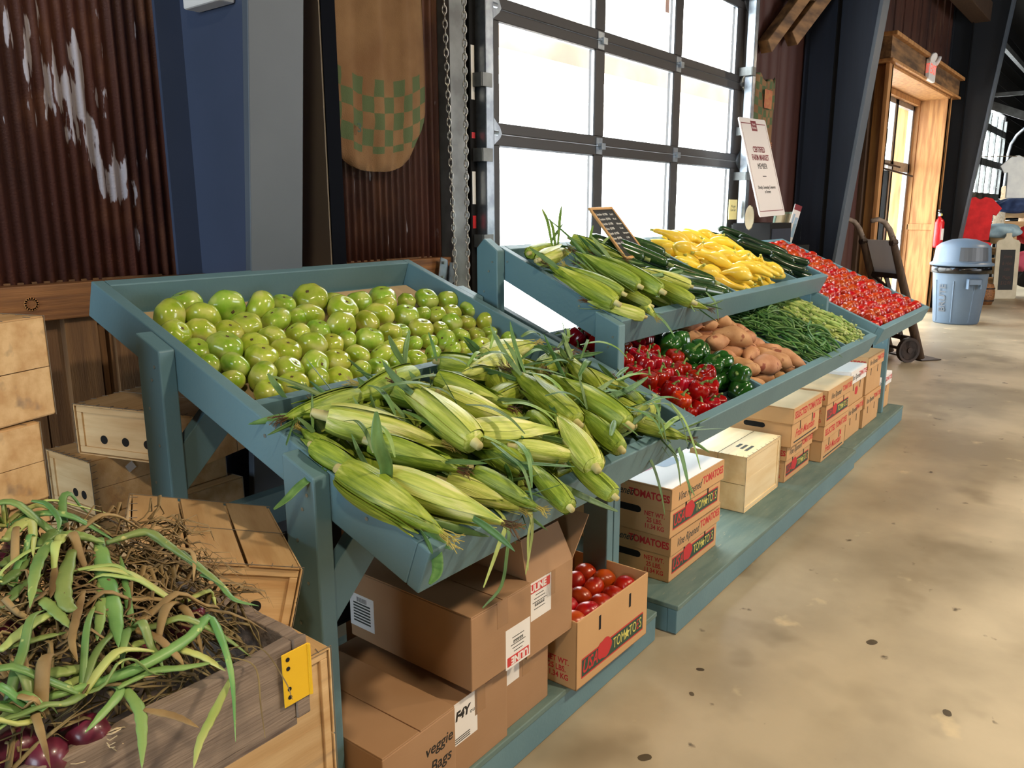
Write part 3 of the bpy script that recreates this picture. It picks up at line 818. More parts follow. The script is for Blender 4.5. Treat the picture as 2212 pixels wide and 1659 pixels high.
def lidded_box(T, L_, D_, H_, style, label, body='cardboard_tan', lid='cardboard_tan', top='white_card', lh=0.085, group=None, open_top=False):
    """T puts the front left bottom corner; front looks to -y"""
    t = root('tomato_box', T, label, 'box', group)
    b = MB()
    w = 0.009 if not open_top else 0.003
    b.box(w, L_ - w, w, D_ - w, 0, 0.006)
    e = w + .005; b.box(w, L_ - w, w, e, 0, H_ - 0.006).box(w, L_ - w, D_ - e, D_ - w, 0, H_ - 0.006).box(w, e, w, D_ - w, 0, H_ - 0.006).box(L_ - e, L_ - w, w, D_ - w, 0, H_ - 0.006)
    bo = b.build('body', body, t, bevel=0.002)
    if not open_top:
        l = MB(); l.box(0, L_, 0, D_, H_ - 0.005, H_); l.box(0, L_, 0, 0.004, H_ - lh, H_ - 0.005).box(0, 0.004, 0.004, D_, H_ - lh, H_ - 0.005)
        l.box(0, L_, D_ - 0.004, D_, H_ - lh, H_ - 0.005).box(L_ - 0.004, L_, 0.004, D_ - 0.004, H_ - lh, H_ - 0.005)
        li = l.build('lid', lid, t, bevel=0.002)
        if top: flat(li, TOPF(L_ / 2, D_ / 2, H_), L_ - 0.01, D_ - 0.01, top, 'lid_top')
        # side of the lid and end of the lid
        lt = H_ - lh / 2
    wf = w - 0.0004
    # hand holes on the ends
    hh = MB(); hw, hr = 0.045, 0.014; zc = (H_ - lh - 0.028) if not open_top else H_ * .62
    pts = [(hw * sx + hr * math.cos(a) * 1, hr * math.sin(a)) for sx, a in [(1, -1.57), (1, -.8), (1, 0), (1, .8), (1, 1.57), (-1, 1.57), (-1, 2.4), (-1, 3.14), (-1, 3.9), (-1, 4.71)]]
    if not open_top:
        hh.add([(x, y, 0.0) for x, y in pts] + [(x, y, 0.0006) for x, y in pts], [tuple(range(10, 20))] + [(i, (i + 1) % 10, (i + 1) % 10 + 10, i + 10) for i in range(10)], SIDE(w, D_ * .5, zc))
        hh.build('hand_hole', 'slot_black', bo)
    # slots on the front
    for x in (L_ * .30, L_ * .72):
        sl = MB(); zt = H_ - (lh if not open_top else 0.03) - 0.004
        sl.box(-0.006, 0.006, -0.024, 0.024, 0, 0.0006, FRONT(x, w, zt - 0.026)); sl.build('slot', 'slot_black', bo)
    if style == 'usa':
        pz = 0.062
        P = FRONT(L_ * .5, w, pz)
        rake = Matrix(((1, 0, 0, 0), (0.0, 1, 0, 0), (0, 0, 1, 0), (0, 0, 0, 1)))
        flat(bo, P @ rake, L_ * .86, 0.066, 'ink_red', 'print_border', 0.0003)
        flat(bo, P @ rake, L_ * .85, 0.056, 'ink_green', 'print_panel', 0.0006)
        run_text([('USA', 'ink_red')], 0.060, bo, P @ Matrix.Translation((-L_ * .31, 0, 0.0007)), L_ * .2, 0.3, 0.001)
        tomato_motif(bo, P @ Matrix.Translation((-L_ * .13, 0.012, 0.0008)), 0.042)
        run_text([('TOM', 'ink_yellow')], 0.052, bo, P @ Matrix.Translation((L_ * .075, 0, 0.0007)), L_ * .17)
        st = MB(); pts = [((0.021 if k % 2 == 0 else 0.009) * math.sin(PI * k / 5), (0.021 if k % 2 == 0 else 0.009) * math.cos(PI * k / 5)) for k in range(10)]
        st.add([(x, y, 0.0007) for x, y in pts] + [(x, y, 0.001) for x, y in pts], [tuple(range(10, 20))] + [(i, (i + 1) % 10, (i + 1) % 10 + 10, i + 10) for i in range(10)], P @ Matrix.Translation((L_ * .185, 0, 0)))
        st.build('star', 'ink_yellow', bo)
        run_text([('TO', 'ink_yellow'), ('E', 'ink_red'), ('S', 'ink_yellow')], 0.052, bo, P @ Matrix.Translation((L_ * .315, 0, 0.0007)), L_ * .19)
        text('NET WT.\n25 LBS.\n11.34 KG', 0.026, 'ink_red', bo, SIDE(w, 0.075, 0.058), bold=0.0006, sx=.85)
    if style == 'selected':
        P = FRONT(L_ * .5, w, 0.05)
        text('Fresh Mountain', 0.06, 'ink_red', bo, P @ Matrix.Translation((-0.01, 0.012, 0)), shear=0.35, bold=0.0012, sx=.85)
        flat(bo, P @ Matrix.Translation((0.0, -0.03, 0)), L_ * .78, 0.008, 'ink_dark', 'print_line')
        flat(bo, P @ Matrix.Translation((0.14, 0.05, 0)), 0.03, 0.03, 'ink_red', 'print_mark')
    if style == 'motif':
        tomato_motif(bo, FRONT(L_ * .5, w, H_ * .35), 0.035)
    if not open_top:
        if style == 'selected':
            text('SELECTED TOMATOES', 0.052, 'ink_red', li, FRONT(L_ * .5, 0, lt), bold=0.0016, sx=.86)
        else:
            text('Vine Ripened', 0.048, 'ink_dark', li, FRONT(L_ * .32, 0, lt - 0.004), shear=0.5, bold=0.0006, sx=.8)
            text('TOMATOES', 0.044, 'ink_red', li, FRONT(L_ * .775, 0, lt + 0.002), bold=0.0014, sx=.84)
            text('Vine Ripened', 0.044, 'ink_dark', li, SIDE(0, D_ * .66, lt - 0.002), shear=0.5, bold=0.0005, sx=.74)
            text('TOMATOES', 0.040, 'ink_red', li, SIDE(0, D_ * .25, lt - 0.002), bold=0.0014, sx=.84)
    return t


def lid_print(t, L_, D_, H_, cols=('ink_pink', 'ink_blue')):
    li = [c for c in t.children if c.name.startswith('lid')][0]
    P = TOPF(L_ * .5, D_ * .5, H_ + 0.0004)
    for k, (x, y, s) in enumerate(((-0.08, 0.03, 0.05), (0.06, -0.02, 0.045))):
        tomato_motif(li, P @ Matrix.Translation((x, y, 0)) @ Matrix.Scale(1.7, 4, (1, 0, 0)), s, cols[k % 2])


LB = lambda x, y, z, r=0: PF @ Matrix.Translation((x, y, z)) @ Matrix.Rotation(R(r), 4, 'Z')
lidded_box(LB(2.66, 1.25, 0.12), 0.475, 0.385, 0.20, 'usa', 'lidded tomato box on the platform, below the white topped one beside the stand post')
t = lidded_box(LB(2.62, 1.235, 0.321, -1), 0.475, 0.385, 0.205, 'usa', 'white topped tomato box stacked nearest the stand posts, corn leaves hanging over it')
lid_print(t, 0.475, 0.385, 0.205)
lidded_box(LB(4.10, 1.285, 0.12), 0.44, 0.38, 0.21, 'usa', 'lidded tomato box under the pale topped one beside the wooden crate')
t = lidded_box(LB(4.06, 1.25, 0.331, 0), 0.49, 0.42, 0.215, 'selected', 'tomato box with red lettered lid stacked beside the wooden crate', top='cardboard_pale'); lid_print(t, 0.49, 0.42, 0.215, ('ink_red', 'ink_pink'))
t = lidded_box(LB(4.58, 1.235, 0.12), 0.50, 0.40, 0.215, 'selected', 'tomato box with red lettered lid at the base of the second far stack')
t = lidded_box(LB(4.57, 1.225, 0.336), 0.51, 0.42, 0.215, 'usa', 'tomato box with two red tomatoes printed on top of its pale lid', top='cardboard_pale'); lid_print(t, 0.51, 0.42, 0.215, ('ink_red', 'ink_red'))
lidded_box(LB(5.11, 1.245, 0.12), 0.36, 0.42, 0.225, '', 'plain tan tomato box at the base below the white lidded one', lid='cardboard_tan', top=None)
t = lidded_box(LB(5.10, 1.24, 0.346), 0.37, 0.43, 0.225, 'motif', 'tan box with a printed tomato and a white lid near the far end', lid='white_card'); lid_print(t, 0.37, 0.43, 0.225, ('ink_pink', 'ink_red'))
lidded_box(LB(5.49, 1.235, 0.12), 0.42, 0.42, 0.225, '', 'plain tan tomato box at the base of the tallest far stack', top=None)
lidded_box(LB(5.49, 1.235, 0.346), 0.42, 0.42, 0.26, '', 'tan lidded box with red printing on top of the tallest far stack', top=None)
lidded_box(LB(5.95, 1.26, 0.12), 0.40, 0.42, 0.26, '', 'last tomato box with a white lid at the platform end', lid='white_card')
# second row behind, seen through the gaps
lidded_box(LB(2.85, 1.64, 0.12), 0.475, 0.28, 0.30, '', 'white topped box in the shade behind the front tomato boxes')
t = lidded_box(LB(1.84, 1.155, 0.12, -1.2), 0.44, 0.31, 0.235, 'usa', 'open tomato box filled with ripe red tomatoes', open_top=True, body='cardboard_tan')
OPEN_BOX = LB(1.84, 1.155, 0.12, -1.2)


def plain_box(T, L_, D_, H_, label, labels=(), flaps=False, name='cardboard_box', tape=True):
    t = root(name, T, label, 'box')
    if not flaps:
        b = MB().box(0, L_, 0, D_, 0, H_ - 0.004).build('body', 'cardboard', t, bevel=0.003)
        l = MB().box(0.001, L_ - 0.001, 0.001, D_ / 2 - 0.0015, H_ - 0.004, H_).box(0.001, L_ - 0.001, D_ / 2 + 0.0015, D_ - 0.001, H_ - 0.004, H_)
        if L_ < D_:
            l = MB().box(0.001, L_ / 2 - 0.0015, 0.001, D_ - 0.001, H_ - 0.004, H_).box(L_ / 2 + 0.0015, L_ - 0.001, 0.001, D_ - 0.001, H_ - 0.004, H_)
        l.build('top_flap', 'cardboard', t, bevel=0.001)
    else:
        w = 0.005
        b = MB().box(0, L_, 0, D_, 0, w).box(0, L_, 0, w, w, H_).box(0, L_, D_ - w, D_, w, H_).box(0, w, w, D_ - w, w, H_).box(L_ - w, L_, w, D_ - w, w, H_).build('body', 'cardboard', t, bevel=0.001)
        f = MB().box(0, L_, 0, 0.004, 0, L_ * .52, Matrix.Translation((0, 0, H_)) @ Matrix.Rotation(R(-28), 4, 'X')); f.build('top_flap', 'cardboard', t)
        f = MB().box(0, 0.004, 0, D_, 0, 0.14, Matrix.Translation((0, 0, H_)) @ Matrix.Rotation(R(-12), 4, 'Y')); f.build('top_flap', 'cardboard', t)
        f = MB().box(0, 0.004, 0, D_, 0, 0.14, Matrix.Translation((L_ - 0.004, 0, H_)) @ Matrix.Rotation(R(38), 4, 'Y')); f.build('top_flap', 'cardboard', t)
    mat_t = 'tape'
    if 'tape' not in MATS: mat('tape', (150, 112, 76), 0.2, spec=0.8)
    if tape: MB().box(L_ / 2 - 0.022, L_ / 2 + 0.022, -0.0004, 0, H_ - 0.075, H_ - 0.001).build('tape', 'tape', b)
    return t, b


def shipping_label(b, P, w, h, up=1, word='ULINE'):
    flat(b, P, w, h, 'white_card', 'paper_label', 0.0004)
    Q = P @ Matrix.Rotation(0 if up > 0 else PI, 4, 'Z')
    flat(b, Q @ Matrix.Translation((0, h * .33, 0.0004)), w * .88, h * .23, 'ext_red', 'red_band')
    text(word, h * .24, 'white_card', b, Q @ Matrix.Translation((-w * .06, h * .33, 0.0008)), bold=0.0012, sx=min(1, w * .75 / (h * .24 * 3)))
    lines = MB()
    for k in range(5):
        lw = w * (.35 + .25 * ((k * 37) % 3) / 2); lines.box(-lw / 2, lw / 2, h * (.12 - .09 * k), h * (.12 - .09 * k) + h * .018, 0.0004, 0.0007, Q)
    for k in range(14): lines.box(-w * .2 + k * w * .03, -w * .2 + k * w * .03 + w * (.008 + .01 * (k % 3 == 0)), -h * .16, -h * .08, 0.0004, 0.0007, Q)
    lines.build('print_lines', 'ink_dark', b)


# near cardboard boxes
t, b = plain_box(LB(1.055, 1.165, 0.12), 0.245, 0.47, 0.245, 'cardboard box with handwriting on its front, at the near end of the platform', tape=False)
text('veggie', 0.040, 'ink_black', b, FRONT(0.185, 0, 0.175), shear=0.2, bold=0.0005); text('Bags', 0.042, 'ink_black', b, FRONT(0.190, 0, 0.125), shear=0.2, bold=0.0005)
flat(b, FRONT(0.185, 0, 0.025), 0.115, 0.05, 'white_card', 'paper_label')
_c = MB()
for r0 in (0.020, 0.028):
    for k in range(30):
        a0 = 2 * PI * k / 30; _c.box(-0.0032, 0.0032, -0.0008, 0.0008, 0, 0.0004, TOPF(0.085, 0.33, 0.245) @ Matrix.Rotation(a0, 4, 'Z') @ Matrix.Translation((0, r0, 0)))
_c.build('round_stamp', 'cardboard_dark', b)
t, b = plain_box(LB(1.318, 1.198, 0.12), 0.235, 0.45, 0.215, 'cardboard box with a white paper label, between the handwritten box and the corner box', tape=True)
flat(b, FRONT(0.055, 0, 0.155), 0.10, 0.12, 'white_card', 'paper_label')
text('F4Y', 0.034, 'ink_black', b, FRONT(0.045, -0.0005, 0.175), shear=.2, bold=0.0016)
text('ou', 0.018, 'ink_dark', b, FRONT(0.085, -0.0005, 0.165))
_c = MB(); [_c.box(0.015 + i * 0.0, 0.075, -0.0008, -0.0004, 0.112 - 0.006 * i, 0.1145 - 0.006 * i) for i in range(3)]; _c.build('print_lines', 'ink_dark', b)
t, b = plain_box(LB(1.56, 1.215, 0.12), 0.215, 0.45, 0.205, 'cardboard box standing next to the open tomato box on the platform')
flat(b, FRONT(0.04, 0, 0.165), 0.06, 0.055, 'white_card', 'paper_label')
t, b = plain_box(LB(1.365, 1.165, 0.366, -1.5), 0.245, 0.46, 0.205, 'cardboard box with an upside down red and white label, stacked under the tray corner')
shipping_label(b, FRONT(0.187, 0, 0.052), 0.105, 0.115, -1)
P = SIDE(0, 0.41, 0.085)
flat(b, P, 0.10, 0.10, 'white_card', 'paper_label')
_c = MB()
for k in range(7): _c.box(-0.035, 0.035, 0.02 - 0.009 * k, 0.0245 - 0.009 * k, 0.0004, 0.0008, P)
for k in range(12): _c.box(-0.02 + k * 0.0035, -0.0185 + k * 0.0035, 0.028, 0.042, 0.0004, 0.0008, P)
_c.build('print_lines', 'ink_dark', b)
t, b = plain_box(LB(1.617, 1.178, 0.330, -1), 0.222, 0.45, 0.225, 'cardboard box with raised flaps and a red and white label', flaps=True)
shipping_label(b, FRONT(0.058, 0, 0.165), 0.11, 0.115, 1)
plain_box(LB(1.0, 1.66, 0.12), 0.28, 0.28, 0.26, 'cardboard box in the shade behind the handwritten box', tape=False)
plain_box(LB(1.62, 1.70, 0.12), 0.30, 0.24, 0.42, 'dark cardboard box in the shade behind the flapped box', tape=False)

# black crate of plum tomatoes in the shade
T = PF @ Matrix.Translation((1.0, 1.66, 0.385))
t = root('plastic_crate', T, 'black plastic crate of dark plum tomatoes in the shade under the tray', 'crate')
MB().box(0, 0.42, 0, 0.3, 0, 0.01).box(0, 0.42, 0, 0.012, 0.01, 0.2).box(0, 0.42, 0.288, 0.3, 0.01, 0.2).box(0, 0.012, 0, 0.3, 0.01, 0.2).box(0.408, 0.42, 0, 0.3, 0.01, 0.2).build('crate_body', 'crate_black', t, bevel=0.003)
PLUM = T


# ---------------------------------------------------------------- wirebound wooden crates
def wire_crate(T, L_, D_, H_, label, holes=(), clean=False, top=True, slat_gap=0.0, slats=3, panel='front', top_across=False):
    """frame ends at x=0 and x=L_, panels with thin slats round; front is -y"""
    t = root('wooden_crate', T, label, 'crate')
    m1 = 'clean_wood' if clean else 'pale_wood'
    w = 0.018; h = (H_ - 2 * w)
    for y in (0.003, D_ - 0.003 - 0.012):      # framed end panels front and back
        e = MB()
        e.box(0.002, L_ - 0.002, y, y + 0.012, 0.002, w).box(0.002, L_ - 0.002, y, y + 0.012, H_ - w, H_ - 0.002)
        e.box(0.002, w, y, y + 0.012, w, H_ - w).box(L_ - w, L_ - 0.002, y, y + 0.012, w, H_ - w)
        e.build('frame', m1, t, bevel=0.0015)
    p = MB(); p.box(w, L_ - w, 0.008, 0.013, w, w + h * .585); p.box(w, L_ - w, 0.0085, 0.013, w + h * .585, H_ - w)
    MB().box(w, L_ - w, D_ - 0.013, D_ - 0.008, w, H_ - w).build('end_panel', m1, t)
    pp = p.build('end_panel', m1, t)
    for hx, hz in holes:
        MB().lathe([(0.0115, 0), (0.0115, 0.0008)], 18, FRONT(hx, 0.008, hz)).build('vent_hole', 'slot_black', pp)
    s = MB()
    for x in (-0.003, L_):
        s.box(x, x + 0.003, 0, D_, 0.0, H_ * .49).box(x, x + 0.003, 0, D_, H_ * .5, H_)
    s.box(0, L_, 0, D_, -0.003, 0)
    s.build('side_slats', m1, t)
    if top:
        l = MB(); n = slats
        for k in range(n):
            if top_across:
                d = D_ / n; l.box(-0.002, L_ + 0.002, k * d + slat_gap / 2, (k + 1) * d - slat_gap / 2 - 0.001, H_, H_ + 0.003)
            else:
                d = L_ / n; l.box(k * d + slat_gap / 2, (k + 1) * d - slat_gap / 2 - 0.001, -0.002, D_ + 0.002, H_, H_ + 0.003)
        l.build('lid_slats', m1 + ('_x' if not clean and not top_across else ''), t)
    wi = MB()
    for y in (0.0, D_ * .5, D_):
        z = H_ + 0.004
        wi.tube([(-0.005, y, -0.004), (-0.005, y, z), (L_ + 0.005, y, z), (L_ + 0.005, y, -0.004)], 0.0009, 5)
    for k in range(8):
        a = (k + .5) / 8
        wi.tube([(-0.004, a * D_, H_ + 0.0035), (0.012, a * D_ + 0.004, H_ + 0.0045)], 0.0008, 4); wi.tube([(L_ + 0.004, 0.002, H_ * a), (L_ + 0.004, 0.016, H_ * a + 0.002)], 0.0008, 4)
        wi.tube([(a * L_, -0.003, H_ + 0.0035), (a * L_ + 0.004, 0.012, H_ + 0.0045)], 0.0008, 4)
    wi.build('binding_wire', 'twine', t)
    return t


def RT(x, y, z, yaw=0, ry=0, rx=0):
    return Matrix.Translation((x, y, z)) @ Matrix.Rotation(R(yaw), 4, 'Z') @ Matrix.Rotation(R(ry), 4, 'Y') @ Matrix.Rotation(R(rx), 4, 'X')


# crate on the long platform
t = wire_crate(LB(3.56, 1.30, 0.124) , 0.47, 0.29, 0.275, 'clean pale wooden crate standing between the stacks of tomato boxes', clean=True, slats=2, top_across=True)
_c = MB(); [_c.box(0.1 + 0.02 * i, 0.2, 0.04 + 0.03 * i, 0.055 + 0.03 * i, 0.2785, 0.2788) for i in range(3)]; _c.build('stamp', 'ink_dark', t)
# leaning crates at the left
F_ = wire_crate(RT(0.573, 1.335, 0.832, -28.1, 14.6, -4.2), 0.301, 0.449, 0.129, 'pale wooden crate with wide lid slats, tilted beside the near stand post', holes=((0.23, 0.05),), slat_gap=0.006, top_across=False)
BIG = Matrix.Translation((0, 0, 1.55)) @ Matrix.Scale(1.16, 4) @ Matrix.Translation((0, 0, -1.55))
wire_crate(BIG @ RT(0.862, 2.094, 0.944, -71.9), 0.37, 0.30, 0.126, 'wooden crate with three round holes seen between wall and stand post', holes=((0.08, 0.04), (0.15, 0.04), (0.22, 0.04), (0.29, 0.04)), slats=3)

# ---------------------------------------------------------------- left corner: crates, onion crate
def up_crate(x0, y0, z0, L_, D_, H_, yaw, label, **k):
    return wire_crate(RT(x0, y0, z0, yaw), L_, D_, H_, label, **k)


wire_crate(BIG @ RT(0.825, 2.20, 0.797, -85.2), 0.20, 0.393, 0.142, 'wooden crate with a small white sticker, under the one with three holes', holes=((0.145, 0.045), (0.105, 0.045)), slat_gap=0.0, slats=2)
_st = MB().box(-0.011, 0.011, -0.011, 0.011, 0, 0.0005, basis((0.204, 0.105, 0.105), (0, 1, 0), (0, 0, 1)) @ Matrix.Rotation(0.5, 4, 'Z'))
_st.build('sticker', 'white_card', bpy.data.objects[[o.name for o in COL.objects if o.name.startswith('wooden_crate') and o.parent is None][-1]])
wire_crate(BIG @ RT(0.80, 2.22, 0.57, -86), 0.26, 0.44, 0.22, 'shadowed wooden crate below the one with the white sticker', slats=2)
wire_crate(BIG @ RT(0.78, 2.20, 0.33, -84), 0.26, 0.44, 0.23, 'shadowed wooden crate at the floor under the stickered crates', slats=2)
wire_crate(RT(0.90, 2.5, 0.0, -84), 0.26, 0.5, 0.12, 'flat wooden crate on the floor at the back of the crate pile', slats=2)
wire_crate(RT(0.700, 1.80, 1.130, 109), 0.30, 0.50, 0.205, 'stained slatted crate on top of the left stack', slat_gap=0.004, slats=2, top_across=False)
wire_crate(RT(0.655, 1.77, 0.960, 104), 0.27, 0.46, 0.160, 'brown slatted crate second from the top of the left stack', slats=2)
wire_crate(RT(0.655, 1.78, 0.64, 100), 0.27, 0.46, 0.31, 'wooden crate in the shade behind the onion leaves, third in the left stack', slats=2)
wire_crate(RT(0.655, 1.78, 0.32, 97), 0.27, 0.46, 0.31, 'wooden crate in the shade near the bottom of the left stack', slats=2)
wire_crate(RT(0.655, 1.78, 0.0, 97), 0.27, 0.46, 0.31, 'wooden crate on the floor at the bottom of the left stack', slats=2)
# under the tilted crate and the onions
wire_crate(RT(0.44, 1.078, 0.43, -1), 0.385, 0.42, 0.345, 'pale framed wooden crate beside the near stand post, under the tilted crate', holes=())
wire_crate(RT(0.44, 1.078, 0.07, 0), 0.385, 0.42, 0.345, 'pale wooden crate standing under the framed one by the near post')
wire_crate(RT(0.44, 1.078, 0.0, 0), 0.385, 0.42, 0.064, 'flat wooden crate on the floor by the near post')
wire_crate(RT(-0.02, 0.96, 0.36, 0), 0.44, 0.40, 0.40, 'wooden crate carrying the left end of the onion crate')
wire_crate(RT(-0.02, 0.96, 0.0, 0), 0.44, 0.40, 0.35, 'wooden crate on the floor below the onion crate')

t = root('onion_crate', Matrix.Translation((0.66, 0.94, 0.785)), 'weathered grey wooden crate heaped with red onions and their wilted leaves', 'crate')
def rough_board(name, x0, x1, y0, y1, z0, z1, seed):
    mb = MB(); random.seed(seed); n = 18; vs = []; fs = []
    long_x = (x1 - x0) > (y1 - y0)
    for i in range(n + 1):
        f = i / n
        top = z1 + random.uniform(-.0035, .0025); bot = z0 + random.uniform(-.002, .003)
        if long_x: x = x0 + (x1 - x0) * f; vs += [(x, y0, bot), (x, y1, bot), (x, y1, top), (x, y0, top)]
        else: y = y0 + (y1 - y0) * f; vs += [(x1, y, bot), (x0, y, bot), (x0, y, top), (x1, y, top)]
    for i in range(n):
        a = 4 * i
        for q in range(4):
            b = (q + 1) % 4
            fs.append((a + q, a + b, a + 4 + b, a + 4 + q))
    fs += [(3, 2, 1, 0), (4 * n, 4 * n + 1, 4 * n + 2, 4 * n + 3)]
    mb.add(vs, fs)
    o = mb.build(name, 'grey_wood', t, bevel=0.002); random.seed(7 + seed)
    # normals outward
    o.data.validate(); import bmesh
    bm = bmesh.new(); bm.from_mesh(o.data); bmesh.ops.recalc_face_normals(bm, faces=bm.faces); bm.to_mesh(o.data); bm.free()
    return o


rough_board('front_board', -0.95, -0.004, 0.0, 0.022, 0.0, 0.128, 1)
rough_board('end_board', -0.004, 0.020, -0.004, 0.33, -0.004, 0.13, 2)
rough_board('back_board', -0.95, -0.004, 0.31, 0.33, 0.0, 0.125, 3)
MB().box(-0.95, -0.004, 0.0, 0.33, -0.012, 0.0).build('bottom', 'grey_wood', t)
h = MB(); h.box(-0.028, 0.021, -0.0065, -0.0045, 0.03, 0.118); h.box(0.0205, 0.0225, -0.0045, 0.02, 0.03, 0.112); h.tube([(0.021, -0.006, 0.03), (0.021, -0.006, 0.116)], 0.0035, 8)
hi = h.build('hinge_plate', 'hinge_yellow', t, bevel=0.0012)
s = MB()
for z in (0.044, 0.058, 0.092, 0.107): s.tube([(-0.018, -0.0064, z), (-0.018, -0.0072, z)], 0.0035, 10)
s.build('rivet_hole', 'slot_black', hi)
# red onions with their leaves
def smooth_path(P, n):
    P = [Vector(p) for p in P]
    if len(P) == 2: return [P[0].lerp(P[1], i / (n - 1)) for i in range(n)]
    Q = [P[0] * 2 - P[1]] + P + [P[-1] * 2 - P[-2]]; out = []
    seg = len(P) - 1
    for i in range(n):
        u = i / (n - 1) * seg; k = min(int(u), seg - 1); f = u - k
        a, b, c, d = Q[k], Q[k + 1], Q[k + 2], Q[k + 3]
        out.append(0.5 * ((2 * b) + (c - a) * f + (2 * a - 5 * b + 4 * c - d) * f * f + (3 * b - a - 3 * c + d) * f ** 3))
    return out


ONION_LEAVES=[('m',0.0059,[(0.331,0.980,0.973),(0.398,0.968,0.969),(0.454,0.966,0.968),(0.514,0.975,0.972),(0.556,0.993,0.978),(0.548,0.948,0.961),(0.522,0.887,0.938),(0.473,0.808,0.908)]),
('p',0.0059,[(0.335,0.991,0.967),(0.365,0.997,0.969),(0.431,1.008,0.974),(0.471,1.010,0.974),(0.493,0.991,0.967)]),
('g',0.0051,[(0.417,0.977,0.951),(0.416,0.931,0.934),(0.402,0.898,0.921),(0.379,0.857,0.905)]),
('p',0.0042,[(0.526,0.898,0.932),(0.476,0.863,0.918),(0.445,0.841,0.910),(0.420,0.815,0.900)]),
('g',0.0042,[(0.380,0.994,0.963),(0.402,0.980,0.957),(0.409,0.960,0.950),(0.373,0.940,0.942),(0.349,0.928,0.938)]),
('d',0.0059,[(0.333,1.042,1.008),(0.315,0.988,0.987),(0.305,0.939,0.969),(0.292,0.882,0.947)]),
('p',0.0059,[(0.314,1.060,1.015),(0.351,1.079,1.022),(0.386,1.088,1.025),(0.405,1.074,1.020)]),
('g',0.0042,[(0.327,1.072,1.009),(0.365,1.068,1.007),(0.397,1.061,1.004)]),
('p',0.0034,[(0.438,1.136,1.054),(0.473,1.127,1.051),(0.492,1.117,1.047),(0.501,1.089,1.036)]),
('g',0.0085,[(0.503,1.193,1.065),(0.476,1.122,1.038),(0.450,1.045,1.009),(0.428,0.995,0.990)]),
('m',0.0051,[(0.503,1.167,1.066),(0.562,1.162,1.064),(0.576,1.112,1.045),(0.588,1.060,1.025)]),
('m',0.0059,[(0.456,1.213,1.083),(0.479,1.197,1.077),(0.500,1.169,1.067)]),
('g',0.0034,[(0.441,1.254,1.131),(0.455,1.238,1.125),(0.454,1.201,1.111),(0.443,1.178,1.102)]),
('g',0.0059,[(0.435,1.191,1.086),(0.400,1.152,1.071),(0.362,1.085,1.045)]),
('g',0.0076,[(0.456,1.173,1.068),(0.419,1.120,1.048),(0.405,1.082,1.033),(0.414,1.063,1.026)]),
('d',0.0059,[(0.433,1.094,1.038),(0.406,1.057,1.024),(0.383,1.021,1.011),(0.374,0.989,0.998)]),
('g',0.0051,[(0.463,1.111,1.034),(0.435,1.055,1.013),(0.412,1.018,0.999)]),
('g',0.0068,[(0.354,1.154,1.061),(0.380,1.168,1.066),(0.405,1.185,1.073)]),
('g',0.0068,[(0.369,1.193,1.071),(0.399,1.204,1.075),(0.424,1.210,1.077)]),
('g',0.0059,[(0.342,1.128,1.040),(0.383,1.153,1.050),(0.410,1.160,1.053)]),
('g',0.0051,[(0.406,0.961,0.956),(0.451,0.963,0.956),(0.488,0.946,0.950),(0.533,0.930,0.944)]),
('p',0.0076,[(0.280,0.983,0.964),(0.307,0.995,0.969),(0.343,1.000,0.970)]),
('d',0.0068,[(0.419,0.924,0.933),(0.444,0.895,0.922),(0.458,0.865,0.911)]),
('d',0.0042,[(0.373,0.980,0.963),(0.412,0.973,0.960),(0.455,0.951,0.952)]),
('s',0.0012,[(0.540,0.949,0.951),(0.589,0.922,0.941),(0.584,0.860,0.917),(0.573,0.828,0.905)]),
('g',0.0034,[(0.594,1.072,1.008),(0.606,1.048,0.999),(0.606,1.005,0.983),(0.628,0.976,0.972)]),
('g',0.0059,[(0.385,1.119,1.042),(0.391,1.084,1.029),(0.394,1.045,1.014)]),
('p',0.0076,[(0.387,1.217,1.096),(0.419,1.240,1.105),(0.430,1.235,1.102),(0.403,1.169,1.077)]),
('g',0.0076,[(0.423,1.202,1.079),(0.454,1.218,1.086),(0.457,1.200,1.079)]),
('d',0.0042,[(0.570,1.119,1.048),(0.595,1.093,1.038),(0.565,1.041,1.018)]),
('d',0.0051,[(0.427,1.161,1.064),(0.407,1.123,1.049),(0.394,1.102,1.041)]),
('g',0.0059,[(0.377,1.164,1.049),(0.392,1.127,1.035),(0.394,1.094,1.022)]),
('g',0.0076,[(0.333,1.019,0.988),(0.366,1.004,0.983),(0.394,0.998,0.980)]),
('g',0.0051,[(0.568,1.184,1.062),(0.576,1.150,1.049),(0.588,1.105,1.032),(0.597,1.054,1.012),(0.604,1.014,0.997)]),
('s',0.0012,[(0.523,0.943,0.949),(0.550,0.926,0.942),(0.564,0.896,0.931),(0.532,0.840,0.910),(0.510,0.801,0.895)]),
('p',0.0042,[(0.489,0.988,0.966),(0.516,0.951,0.952),(0.529,0.913,0.937)])]
BULBS=[(0.295,0.993,0.936),(0.316,0.963,0.924),(0.367,0.968,0.926),(0.550,1.066,0.964),(0.406,1.286,1.047),(0.371,1.159,0.999),(0.467,1.219,1.021),(0.469,1.041,0.954)]

